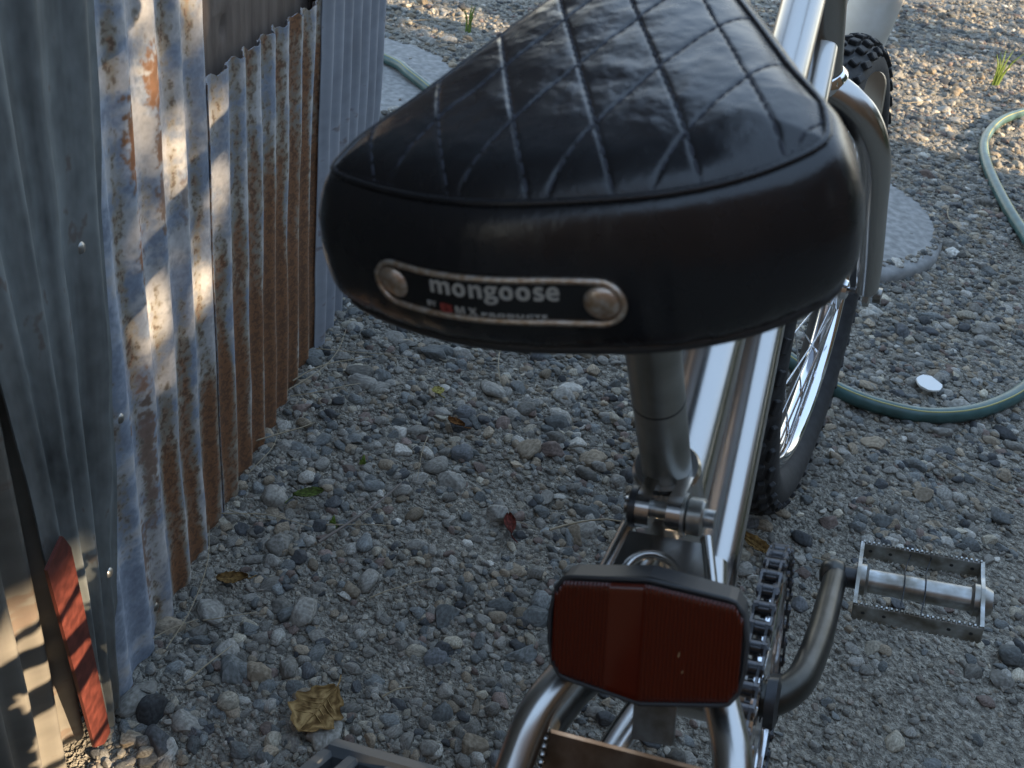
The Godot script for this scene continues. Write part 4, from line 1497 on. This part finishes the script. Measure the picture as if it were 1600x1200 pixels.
func build_wheels(bike: Node3D):
	var wb := Basis(Vector3(0.9946, -0.0217, 0.1011), Vector3(0.0163, 0.9984, 0.0538), Vector3(-0.1021, -0.0518, 0.9934)).orthonormalized()
	var wx_ := Transform3D(wb, Vector3(0.6323, 0.2660, -0.002))
	var fw := node("front_wheel", bike, wx_)
	build_wheel(fw, 0.2335, 0.0275, 0.066)
	var rw := node("rear_wheel", bike, Transform3D(Basis.IDENTITY, Vector3(-0.412, 0.262, 0.0)))
	build_wheel(rw, 0.2335, 0.0265, 0.066)
	# fork, in the wheel's own axes
	var fk := node("fork", bike, wx_)
	for s in [-1.0, 1.0]:
		var pts: Array = [Vector3(-0.146, 0.252, 0.000), Vector3(-0.142, 0.246, 0.020), Vector3(-0.132, 0.224, 0.043), Vector3(-0.112, 0.185, 0.0560), Vector3(-0.075, 0.122, 0.0580), Vector3(-0.035, 0.058, 0.0590), Vector3(-0.008, 0.010, 0.0590)]
		var mb := MB.new()
		var path := spline(mirror(pts, s), 8)
		var rad := PackedFloat32Array()
		for k in path.size(): rad.append(lerpf(0.0165, 0.0120, k / (path.size() - 1.0)))
		mb.sweep(path, rad, 20)
		put("fork_leg", mb.mesh(), M.nickel, fk)
		mb = MB.new()
		mb.extrude(PackedVector2Array([Vector2(-0.012, 0.022), Vector2(0.008, 0.016), Vector2(0.013, 0.002), Vector2(0.008, -0.012), Vector2(-0.004, -0.014), Vector2(-0.016, -0.004)]), s * 0.0565, s * 0.0625, Transform3D.IDENTITY)
		put("fork_end", mb.mesh(), M.nickel, fk)
	var mb := MB.new()
	mb.cyl(Vector3(-0.147, 0.250, 0), Vector3(-0.160, 0.300, 0), 0.0175, 24)
	put("fork_crown", mb.mesh(), M.nickel, fk)
	mb = MB.new()
	var poly := PackedVector2Array()
	for k in 12:
		var an := PI * k / 11.0
		poly.append(Vector2(cos(an) * 0.0085, 0.040 + sin(an) * 0.014))
	poly.append(Vector2(-0.0095, 0.014)); poly.append(Vector2(0.0095, 0.014))
	mb.extrude(poly, -0.006, 0.006, Transform3D(Basis(Vector3(0, 0, 1), Vector3(0.25, 0.97, 0).normalized(), Vector3(-0.97, 0.25, 0)), Vector3(-0.105, 0.205, 0.044)))
	put("brake_arm", mb.mesh(), mat(lin(0.34, 0.29, 0.22), 0.35, 0.9), fk)
	# stem and handlebar
	var hb := node("handlebar", bike)
	mb = MB.new()
	mb.cyl(Vector3(0.439, 0.695, 0), Vector3(0.425, 0.740, 0), 0.0125, 20)
	mb.cyl(Vector3(0.425, 0.738, 0), Vector3(0.475, 0.752, 0.004), 0.014, 20)
	put("stem", mb.mesh(), M.nickel, hb)
	mb = MB.new()
	mb.sweep(spline([Vector3(0.438, 0.925, -0.335), Vector3(0.470, 0.928, -0.20), Vector3(0.482, 0.90, -0.165), Vector3(0.478, 0.79, -0.07), Vector3(0.475, 0.752, -0.04), Vector3(0.475, 0.752, 0.05), Vector3(0.478, 0.79, 0.08), Vector3(0.470, 0.90, 0.175), Vector3(0.455, 0.928, 0.21), Vector3(0.405, 0.925, 0.335)], 8), 0.0111, 14)
	put("bar", mb.mesh(), M.nickel, hb)
	for q in [[Vector3(0.438, 0.925, -0.337), Vector3(0.462, 0.928, -0.225)], [Vector3(0.405, 0.925, 0.337), Vector3(0.448, 0.928, 0.225)]]:
		mb = MB.new()
		mb.cyl(q[0], q[1], 0.0155, 16)
		put("grip", mb.mesh(), M.rubber, hb)

# ---- cranks, chain, pedals
func build_drive(bike: Node3D):
	var Rr := 0.0890
	var cz := 0.0415
	var cr := node("crankset", bike)
	var xf := Transform3D(Basis.IDENTITY, BB + Vector3(0, 0, cz))
	# toothed ring
	var mb := MB.new()
	var T := 44
	var outl := PackedVector2Array()
	for k in T:
		for q in [[0.0, 0.0845], [0.28, 0.0860], [0.42, 0.0915], [0.58, 0.0915], [0.72, 0.0860]]:
			var an: float = TAU * (k + q[0]) / T
			outl.append(Vector2(cos(an), sin(an)) * q[1])
	var n := outl.size()
	for k in n:
		var a := outl[k]
		var b := outl[(k + 1) % n]
		var ai := a.normalized() * 0.070
		var bi := b.normalized() * 0.070
		for z in [-0.0016, 0.0016]:
			mb.flat4(xf * Vector3(a.x, a.y, z), xf * Vector3(b.x, b.y, z), xf * Vector3(bi.x, bi.y, z), xf * Vector3(ai.x, ai.y, z))
		mb.flat4(xf * Vector3(a.x, a.y, -0.0016), xf * Vector3(b.x, b.y, -0.0016), xf * Vector3(b.x, b.y, 0.0016), xf * Vector3(a.x, a.y, 0.0016))
		mb.flat4(xf * Vector3(ai.x, ai.y, -0.0016), xf * Vector3(bi.x, bi.y, -0.0016), xf * Vector3(bi.x, bi.y, 0.0016), xf * Vector3(ai.x, ai.y, 0.0016))
	mb.lathe([Vector2(0.070, 0.0016), Vector2(0.070, 0.0036), Vector2(0.078, 0.0036), Vector2(0.0785, 0.0016)], axis_to(xf.origin, Vector3(0, 0, 1)), 60)
	for k in 5:
		var an := TAU * k / 5.0 + 0.3
		mb.box(xf * Transform3D(Basis(Vector3(0, 0, 1), an), Vector3(cos(an), sin(an), 0) * 0.047), Vector3(0.050, 0.020, 0.0031), 0.0008)
	mb.lathe([Vector2(0.014, -0.0017), Vector2(0.030, -0.0017), Vector2(0.030, 0.0017), Vector2(0.014, 0.0017)], axis_to(xf.origin, Vector3(0, 0, 1)), 36)
	put("chainring", mb.mesh(), M.chrome, cr)
	# cranks: one bent forging each side
	for s in [-1.0, 1.0]:
		var dirv: Vector3 = Vector3(0.980, -0.200, 0) * s
		if s < 0: dirv = Vector3(-0.980, 0.200, 0)
		var pts: Array = []
		for q in [[0.0, 0.020], [0.0, 0.040], [0.004, 0.0495], [0.016, 0.0575], [0.036, 0.0635], [0.080, 0.0680], [0.130, 0.0700], [0.168, 0.0715]]:
			pts.append(BB + dirv * q[0] + Vector3(0, 0, s * q[1]))
		mb = MB.new()
		var path := spline(pts, 7)
		var rad := PackedFloat32Array()
		for k in path.size(): rad.append(lerpf(0.0118, 0.0090, k / (path.size() - 1.0)))
		mb.sweep(path, rad, 20, true, false, 0.92)
		put("crank_arm", mb.mesh(), M.crank, cr)
		mb = MB.new()
		var en: Vector3 = BB + dirv * 0.168
		mb.lathe([Vector2(0.0, 0.0595), Vector2(0.0060, 0.0603), Vector2(0.0100, 0.0633), Vector2(0.0115, 0.0695), Vector2(0.0100, 0.0757), Vector2(0.0060, 0.0787), Vector2(0.0, 0.0795)], axis_to(en, Vector3(0, 0, s)), 24, true)
		put("crank_eye", mb.mesh(), M.crank, cr)
		mb = MB.new()
		mb.cyl(en + Vector3(0, 0, s * 0.075), en + Vector3(0, 0, s * 0.088), 0.0078, 16)
		put("pedal_axle", mb.mesh(), M.dark_metal, cr)
		if s > 0: rat_trap(bike, en)
		else: block_pedal(bike, en)
	mb = MB.new()
	mb.lathe([Vector2(0.0, 0.045), Vector2(0.016, 0.045), Vector2(0.017, 0.051), Vector2(0.012, 0.053)], axis_to(BB, Vector3(0, 0, 1)), 6)
	put("crank_nut", mb.mesh(), M.dark_metal, cr)
	# rear sprocket
	mb = MB.new()
	var rc := Vector3(-0.412, 0.262, cz)
	mb.lathe([Vector2(0.0, -0.008), Vector2(0.026, -0.008), Vector2(0.026, -0.0015), Vector2(0.0335, -0.0015), Vector2(0.0335, 0.0015), Vector2(0.024, 0.0015), Vector2(0.024, 0.006), Vector2(0.0, 0.006)], axis_to(rc, Vector3(0, 0, 1)), 32)
	put("sprocket", mb.mesh(), M.dark_metal, cr)
	# chain
	var ch := node("chain", bike)
	var c1 := Vector2(BB.x, BB.y)
	var c2 := Vector2(rc.x, rc.y)
	var r1 := Rr
	var r2 := 0.0325
	var D := c1.distance_to(c2)
	var base := (c1 - c2).angle()
	var be := acos((r1 - r2) / D)
	var pts := PackedVector2Array()
	for k in 121:                            # round the chainring from top tangent over the front to the bottom
		var an := base + PI - be - (TAU - 2 * be) * k / 120.0
		pts.append(c1 + Vector2(cos(an), sin(an)) * r1)
	for k in 61:
		var an := base - PI + be - (2 * be) * k / 60.0
		pts.append(c2 + Vector2(cos(an), sin(an)) * r2)
	pts.append(pts[0])
	var total := 0.0
	for k in range(1, pts.size()): total += pts[k].distance_to(pts[k - 1])
	var cnt := int(round(total / 0.0127 / 2.0)) * 2
	var pitch := total / cnt
	var pins := PackedVector2Array()
	var acc := 0.0
	var want := 0.0
	for k in range(1, pts.size()):
		var l := pts[k].distance_to(pts[k - 1])
		while want <= acc + l and pins.size() < cnt:
			pins.append(pts[k - 1].lerp(pts[k], (want - acc) / maxf(l, 1e-7)))
			want += pitch
		acc += l
	var links: Array = []
	for kind in 2:
		mb = MB.new()
		var zz := 0.0030 if kind == 0 else 0.0044
		var hp := pitch / 2
		var st := PackedVector2Array()
		for k in 7:
			var an := -PI / 2 + PI * k / 6.0
			st.append(Vector2(hp + cos(an) * 0.0042, sin(an) * 0.0042))
		st.append(Vector2(0, 0.0030))
		for k in 7:
			var an := PI / 2 + PI * k / 6.0
			st.append(Vector2(-hp + cos(an) * 0.0042, sin(an) * 0.0042))
		st.append(Vector2(0, -0.0030))
		for s in [-1.0, 1.0]:
			mb.extrude(st, s * zz, s * (zz + 0.0014), Transform3D.IDENTITY)
		mb.cyl(Vector3(-hp, 0, -0.0028 if kind == 0 else -0.0064), Vector3(-hp, 0, 0.0028 if kind == 0 else 0.0064), 0.0044 if kind == 0 else 0.0022, 10)
		mb.cyl(Vector3(hp, 0, -0.0028 if kind == 0 else -0.0064), Vector3(hp, 0, 0.0028 if kind == 0 else 0.0064), 0.0044 if kind == 0 else 0.0022, 10)
		links.append(mb.mesh())
	var cm := mat(lin(0.10, 0.10, 0.105), 0.25, 0.95)
	for k in pins.size():
		var a := pins[k]
		var b := pins[(k + 1) % pins.size()]
		put("chain_link", links[k % 2], cm, ch, Transform3D(Basis(Vector3(0, 0, 1), (b - a).angle()), Vector3((a.x + b.x) / 2, (a.y + b.y) / 2, cz)))

func rat_trap(bike: Node3D, en: Vector3):
	# axes: x across the cage (front), y up out of it, z along the axle
	var tilt := 0.10
	var pd := node("pedal", bike, Transform3D(Basis(Vector3(0, 0, 1), tilt) , en))
	pd.set_meta("label", "metal cage pedal on the right")
	var z0 := 0.086
	var z1 := 0.170
	var hw := 0.031
	var mb := MB.new()
	mb.lathe([Vector2(0.0, z0), Vector2(0.0115, z0), Vector2(0.0115, z0 + 0.006), Vector2(0.0088, z0 + 0.008), Vector2(0.0088, z1 - 0.008), Vector2(0.0115, z1 - 0.006), Vector2(0.0115, z1), Vector2(0.0085, z1 + 0.006), Vector2(0.0, z1 + 0.007)], axis_to(Vector3.ZERO, Vector3(0, 0, 1)), 28)
	put("barrel", mb.mesh(), M.steel, pd)
	for s in [-1.0, 1.0]:
		# plate with a toothed edge on both sides
		mb = MB.new()
		var h := 0.0070
		mb.box(Transform3D(Basis.IDENTITY, Vector3(s * hw, 0, (z0 + z1) / 2)), Vector3(0.0018, h * 2.0, z1 - z0), 0.0005)
		for k in 25:
			var z := lerpf(z0 + 0.002, z1 - 0.002, k / 24.0)
			for y in [-1.0, 1.0]:
				mb.extrude(PackedVector2Array([Vector2(-0.0016, 0), Vector2(0.0016, 0), Vector2(0.0006, 0.0018), Vector2(-0.0006, 0.0018)]), -0.0008, 0.0008, Transform3D(Basis(Vector3(0, 0, 1), Vector3(0, y, 0), Vector3(-y, 0, 0)), Vector3(s * hw, y * (h - 0.0002), z)))
		put("cage_plate", mb.mesh(), M.steel, pd)
	for z in [z0 + 0.001, z1 - 0.001]:
		mb = MB.new()
		mb.extrude(PackedVector2Array([Vector2(-hw, -0.008), Vector2(-0.014, -0.009), Vector2(0, -0.0125), Vector2(0.014, -0.009), Vector2(hw, -0.008), Vector2(hw, 0.008), Vector2(0.014, 0.009), Vector2(0, 0.0125), Vector2(-0.014, 0.009), Vector2(-hw, 0.008)]), z - 0.0013, z + 0.0013, Transform3D.IDENTITY)
		put("end_plate", mb.mesh(), M.steel, pd)
	for s in [-1.0, 1.0]:
		for k in [0, 1, 4, 5]:
			mb = MB.new()
			mb.cyl(Vector3(s * (hw - 0.0011), 0, z0 + 0.007 + k * 0.014), Vector3(s * (hw + 0.0011), 0, z0 + 0.007 + k * 0.014), 0.0014, 10)
			put("slot", mb.mesh(), M.dark_metal, pd)
	for z in [0.118, 0.132]:
		mb = MB.new()
		mb.sweep(spline([Vector3(-hw, 0.003, z - 0.002), Vector3(-0.012, 0.006, z), Vector3(0, 0.0094, z), Vector3(0.012, 0.006, z), Vector3(hw, 0.003, z + 0.003)], 5), 0.0005, 6)
		put("wire", mb.mesh(), M.dark_metal, pd)

func block_pedal(bike: Node3D, en: Vector3):
	var pd := node("pedal", bike, Transform3D(Basis(Vector3(0, 0, 1), -0.42), en))
	pd.set_meta("label", "dark grey plastic slotted pedal on the left")
	var mb := MB.new()
	for x in [-0.034, 0.034]: mb.box(Transform3D(Basis.IDENTITY, Vector3(x, 0, -0.130)), Vector3(0.016, 0.024, 0.094), 0.004)
	for z in [-0.088, -0.111, -0.134, -0.157, -0.173]: mb.box(Transform3D(Basis.IDENTITY, Vector3(0, 0, z)), Vector3(0.060, 0.020, 0.009), 0.002)
	mb.cyl(Vector3(0, 0, -0.085), Vector3(0, 0, -0.176), 0.011, 18)
	put("body", mb.mesh(), M.grey_plastic, pd)

# ---- reflector
func build_reflector(bike: Node3D):
	# local x right, y up the face, z outwards
	var zc := Vector3(-0.93, 0.37, 0.06).normalized()
	var xc := Vector3(-0.06, 0.060, 1.0)
	xc = (xc - zc * xc.dot(zc)).normalized()
	var yc := zc.cross(xc)
	var o := node("reflector", bike, Transform3D(Basis(xc, yc, zc), Vector3(-0.1500, 0.4680, 0.0100)))
	var W := 0.0378
	var Hh := 0.0248
	var outline := func(x: float) -> float: return Hh - 0.0050 * pow(absf(x) / W, 1.0) - 0.0045 * sstep(W - 0.004, W, absf(x))
	var depth := func(x: float) -> float: return 0.0035 * (1.0 - absf(x) / W)
	# housing: a bent shell with a rim
	var mb := MB.new()
	var poly := PackedVector2Array()
	for k in 25:
		var x := lerpf(-W, W, k / 24.0)
		poly.append(Vector2(x, outline.call(x) + 0.0018))
	poly.append(Vector2(W + 0.0022, 0.006)); poly.append(Vector2(W + 0.0022, -0.006))
	for k in 25:
		var x := lerpf(W, -W, k / 24.0)
		poly.append(Vector2(x, -outline.call(x) - 0.0018))
	poly.append(Vector2(-W - 0.0022, -0.006)); poly.append(Vector2(-W - 0.0022, 0.006))
	mb.extrude(poly, -0.014, 0.0, Transform3D.IDENTITY)
	put("housing", mb.mesh(), M.plastic, o)
	mb = MB.new()
	var rp := PackedVector3Array()
	for p in poly:
		rp.append(Vector3(p.x * 0.992, p.y * 0.985, 0.0005 + depth.call(clampf(p.x, -W, W)) * 0.8))
	mb.sweep(rp, 0.0011, 8, false, true)
	put("rim", mb.mesh(), M.plastic, o)
	# lens in three fields of fine upright ribs
	var fields: Array = [[-W, -0.0148, 0], [-0.0148, -0.0010, 1], [-0.0010, W, 0]]
	var deep := mat(lin(0.070, 0.0085, 0.0025), 0.16, 0.0, 0.5)
	for f in fields:
		mb = MB.new()
		var nx := int((f[1] - f[0]) / 0.0004)
		var P := PackedVector3Array()
		for i in nx + 1:
			var x: float = lerpf(f[0], f[1], float(i) / nx)
			var hh: float = outline.call(x)
			for j in 30:
				var y := lerpf(-hh, hh, j / 29.0)
				var d: float = 0.0022 + depth.call(x)
				if f[2] == 0: d += 0.00055 * (absf(float(i % 4) - 2.0) - 1.0)
				else: d += 0.0002 * (1.0 if j % 2 == 0 else -1.0)
				d -= 0.0010 * sstep(hh - 0.0018, hh, absf(y))
				P.append(Vector3(x, y, d))
		mb.grid(P, nx + 1, 30)
		var sg := 1.0 if mb.n[mb.n.size() / 2].z > 0 else -1.0
		mb = MB.new(); mb.grid(P, nx + 1, 30, false, false, sg)
		put("lens", mb.mesh(), deep, o)
	# pale scratches on the lens
	for q in [[0.0140, -0.0035, 0.0022], [0.0146, -0.0010, 0.0016], [0.0160, -0.0100, 0.0020]]:
		mb = MB.new()
		mb.cyl(Vector3(q[0], q[1], 0.0040), Vector3(q[0] + 0.0006, q[1] + q[2], 0.0040), 0.0003, 5)
		put("scratch", mb.mesh(), mat(lin(0.4, 0.28, 0.14), 0.7), o)
	# bracket to the bridge
	mb = MB.new()
	mb.box(Transform3D(Basis.IDENTITY, Vector3(0.004, -0.030, -0.012)), Vector3(0.018, 0.040, 0.003), 0.0008)
	mb.box(Transform3D(Basis.IDENTITY, Vector3(0.012, -0.010, -0.018)), Vector3(0.050, 0.020, 0.012), 0.002)
	put("bracket", mb.mesh(), M.steel, o)

# ---------------------------------------------------------------- litter on the gravel
func leaf_mesh(L: float, w: float, curl: float, lobes: float) -> ArrayMesh:
	var mb := MB.new()
	var P := PackedVector3Array()
	for i in 17:
		var t := i / 16.0
		var hw := w * pow(sin(PI * clampf(t * 0.96 + 0.02, 0, 1)), 0.75) * (1.0 + lobes * sin(t * 26.0)) * (1.15 - 0.4 * t)
		for j in 9:
			var u := j / 4.0 - 1.0
			P.append(Vector3(u * hw, curl * (u * u * 0.5 + 0.15 * sin(u * 9.0) * 0.4 + 0.8 * pow(t - 0.5, 2)) + 0.0008 * absf(fmod(j + i, 2.0)), (t - 0.5) * L))
	mb.grid(P, 17, 9)
	var sg := 1.0 if mb.n[75].y > 0 else -1.0
	mb = MB.new(); mb.sheet(P, 17, 9, Vector3(0, -0.0004, 0), sg)
	mb.sweep(spline([Vector3(0, 0.0, L * 0.48), Vector3(0.002, -0.001, L * 0.62), Vector3(0.006, -0.002, L * 0.78)], 4), 0.0007, 5)
	if L > 0.04 and L < 0.5:
		for k in range(-4, 5):
			var vt := 0.30 + absi(k) * 0.11
			var hw := w * 0.80 * sin(PI * vt) * signf(k)
			var q0 := Vector3(0, curl * 0.8 * pow(vt - 0.5, 2) + 0.0006, (vt - 0.5) * L)
			var q1 := Vector3(hw, curl * (0.32 + 0.8 * pow(vt - 0.62, 2)) + 0.0006, (vt - 0.66) * L)
			if k != 0: mb.sweep(PackedVector3Array([q0, (q0 + q1) / 2.0 + Vector3(0, -curl * 0.08, 0), q1]), PackedFloat32Array([0.00055, 0.0004, 0.0002]), 5)
		mb.sweep(PackedVector3Array([Vector3(0, curl * 0.2, -L * 0.48), Vector3(0, 0.0005, 0), Vector3(0, curl * 0.2, L * 0.48)]), 0.0007, 5)
	return mb.mesh()

func build_litter():
	var lm := func(c: Color, sd: int) -> StandardMaterial3D:
		var m := mat(c, 0.75, 0.0, 0.3)
		m.albedo_texture = grain(128, 0.03, sd, 5, Color(0.55, 0.5, 0.42), Color(1, 1, 1), 1.7)
		m.backlight_enabled = true
		m.backlight = Color(0.2, 0.15, 0.05)
		return m
	var leaves: Array = [
		["fallen_leaf", Vector3(-0.122, 0.011, -0.562), 0.055, 0.024, 0.007, 0.16, lin(0.36, 0.24, 0.10), 2.75, "large yellow brown dried leaf beside the left pedal"],
		["fallen_leaf", Vector3(-0.200, 0.012, -0.832), 0.034, 0.008, 0.006, 0.04, lin(0.09, 0.13, 0.025), -1.1, "small green leaf on the gravel near the shed"],
		["fallen_leaf", Vector3(-0.091, 0.015, -1.058), 0.017, 0.0085, 0.002, 0.02, lin(0.42, 0.38, 0.12), 0.4, "tiny round yellow leaf on grey gravel"],
		["fallen_leaf", Vector3(0.022, 0.012, -0.835), 0.032, 0.007, 0.006, 0.04, lin(0.16, 0.035, 0.025), 0.2, "small dark red leaf left of the saddle clamp"],
		["fallen_leaf", Vector3(0.300, 0.010, -0.865), 0.046, 0.010, 0.010, 0.10, lin(0.27, 0.17, 0.06), 0.9, "curled tan leaf beside the top of the chain"],
		["fallen_leaf", Vector3(-0.240, 0.010, -0.695), 0.030, 0.008, 0.008, 0.10, lin(0.20, 0.12, 0.04), 1.9, "small brown leaf at the foot of the rusty sheet"],
		["fallen_leaf", Vector3(-0.06, 0.012, -1.00), 0.024, 0.006, 0.007, 0.08, lin(0.22, 0.10, 0.03), 1.2, "small orange brown leaf scrap below the saddle"]]
	for k in leaves.size():
		var q: Array = leaves[k]
		tag(put(q[0], leaf_mesh(q[2], q[3], q[4], q[5]), lm.call(q[6], 120 + k), self, Transform3D(Basis(Vector3.UP, q[7]), q[1])), q[8], "leaf", "fallen leaves on the gravel")
	# twig and dry straws: start, end, bow, radius
	var tm := mat(lin(0.17, 0.145, 0.125), 0.85)
	var sm := mat(lin(0.27, 0.225, 0.15), 0.75)
	var mk := func(a: Vector2, b: Vector2, bow: float, r: float) -> ArrayMesh:
		var d := b - a
		var side := Vector2(-d.y, d.x)
		var pts: Array = []
		for k in 5:
			var t := k / 4.0
			var p := a + d * t + side * bow * sin(PI * t)
			pts.append(Vector3(p.x, 0.012 + gh(p.x, p.y) + 0.006 * sin(PI * t) * (0.6 + absf(bow)), p.y))
		var mb := MB.new()
		var path := spline(pts, 5)
		var rad := PackedFloat32Array()
		for k in path.size(): rad.append(r * lerpf(1.1, 0.55, k / (path.size() - 1.0)))
		mb.sweep(path, rad, 6)
		return mb.mesh()
	tag(put("twig", mk.call(Vector2(-0.171, -0.762), Vector2(-0.105, -0.873), 0.04, 0.0016), tm), "grey twig lying on the gravel left of the saddle clamp", "twig")
	tag(put("twig", mk.call(Vector2(0.066, -0.838), Vector2(0.150, -0.868), -0.08, 0.0013), sm), "tan bent twig ending at the seat tube", "twig")
	var st: Array = [[-0.262, -1.115, -0.125, -1.13, 0.03], [-0.290, -0.985, -0.235, -1.17, 0.12], [-0.272, -1.035, -0.185, -1.12, -0.06], [-0.315, -0.800, -0.225, -0.785, 0.08], [-0.285, -0.780, -0.185, -0.785, -0.05], [-0.240, -0.565, -0.215, -0.615, 0.02], [-0.270, -0.600, -0.285, -0.760, 0.08], [-0.105, -0.700, -0.050, -0.735, 0.0], [-0.070, -0.585, -0.045, -0.602, 0.0], [-0.250, -0.640, -0.205, -0.660, 0.1], [-0.300, -0.560, -0.255, -0.640, -0.1], [-0.285, -0.900, -0.225, -0.960, 0.06], [-0.270, -0.850, -0.262, -0.935, 0.1], [-0.265, -1.00, -0.19, -1.055, 0.1], [0.585, -1.64, 0.70, -1.78, 0.02], [0.62, -1.35, 0.71, -1.30, 0.1], [0.56, -1.10, 0.72, -1.02, 0.12], [0.80, -1.95, 0.84, -1.80, 0.2], [0.545, -1.62, 0.50, -1.50, 0.05], [0.86, -2.62, 1.03, -2.78, 0.12], [0.70, -2.52, 0.80, -2.50, 0.0], [0.90, -2.10, 1.05, -2.20, 0.1], [0.36, -0.86, 0.41, -0.80, -0.15], [0.30, -0.80, 0.315, -0.86, 0.05], [0.015, -0.845, 0.055, -0.835, 0.0], [-0.17, -0.79, -0.10, -0.80, 0.03], [-0.02, -1.22, -0.015, -1.10, 0.05], [-0.09, -0.97, -0.088, -0.88, 0.02], [-0.38, -2.66, -0.28, -2.78, 0.1], [-0.42, -2.62, -0.20, -2.70, -0.08]]
	var straw_words: Array = ["dry straw by the foot of the clean bluish sheet", "pale bent straw leaning at the foot of the rusty sheet", "dry straw under the left corner of the saddle", "long dry straw from the rusty sheet towards the gravel", "dry straw lying beside the long straw at the rusty sheet", "thick tan straw above the large yellow leaf", "long dry straw running along the foot of the near sheet", "short tan straw right of the large leaf", "very short pale straw near the left pedal", "short straw at the bottom of the rusty sheet's near end", "bowed straw close to the red strip", "thin straw halfway along the rusty sheet's foot", "bowed straw at the middle of the rusty sheet's foot", "bowed straw left of the tiny yellow leaf", "tan straw in the gravel above the white disc", "tan straw left of the white disc", "long curved straw below the hose bend", "curled pale straw right of the second stepping stone", "short straw at the edge of the second stepping stone", "pale straw in the sunlit gravel left of the grass tuft", "short straw beside the front tyre's top", "straw inside the hose loop above the white disc", "curved straw between the chainring and the front tyre", "upright straw leaning by the top of the chain", "short straw touching the dark red leaf", "straw crossing under the grey twig", "thin upright straw below the saddle's middle", "thin straw standing left of the seat post", "straw beyond the far stepping stone", "long straw beside the weed at the far stepping stone"]
	for k in st.size():
		var q: Array = st[k]
		tag(put("straw", mk.call(Vector2(q[0], q[1]), Vector2(q[2], q[3]), q[4], 0.00055 + 0.0002 * (k % 3)), sm), straw_words[k], "straw", "dry straws scattered on the gravel")
	# green tuft and small weeds
	var gm := mat(lin(0.14, 0.21, 0.035), 0.6)
	gm.backlight_enabled = true
	gm.backlight = Color(0.25, 0.3, 0.06)
	var tufts: Array = [["grass_tuft", Vector3(1.200, 0, -2.950), 9, 0.11, "green grass tuft standing in the sunlit gravel on the right", "grass"], ["weed", Vector3(-0.255, 0, -2.660), 6, 0.075, "small green weed beyond the far stepping stone", "weed"], ["weed", Vector3(-0.155, 0, -0.905), 4, 0.018, "tiny green sprout beside the grey twig", "weed"], ["weed", Vector3(-0.165, 0, -0.800), 4, 0.016, "tiny green sprout under the grey twig", "weed"]]
	for q in tufts:
		var mb := MB.new()
		for k in q[2]:
			var an: float = k * 2.4
			var h: float = q[3] * (0.6 + 0.4 * fmod(k * 0.37, 1.0))
			var le := 0.18 + 0.25 * fmod(k * 0.61, 1.0)
			mb.sweep(spline([Vector3(cos(an) * 0.006, -0.005, sin(an) * 0.006), Vector3(cos(an) * le * h * 0.4, h * 0.6, sin(an) * le * h * 0.4), Vector3(cos(an) * le * h, h, sin(an) * le * h)], 5), PackedFloat32Array([0.0022, 0.0024, 0.0026, 0.0027, 0.0027, 0.0026, 0.0024, 0.0020, 0.0016, 0.0010, 0.0004]), 5, true, false, 0.3)
		tag(put(q[0], mb.mesh(), gm, self, Transform3D(Basis.IDENTITY, q[1])), q[4], q[5])
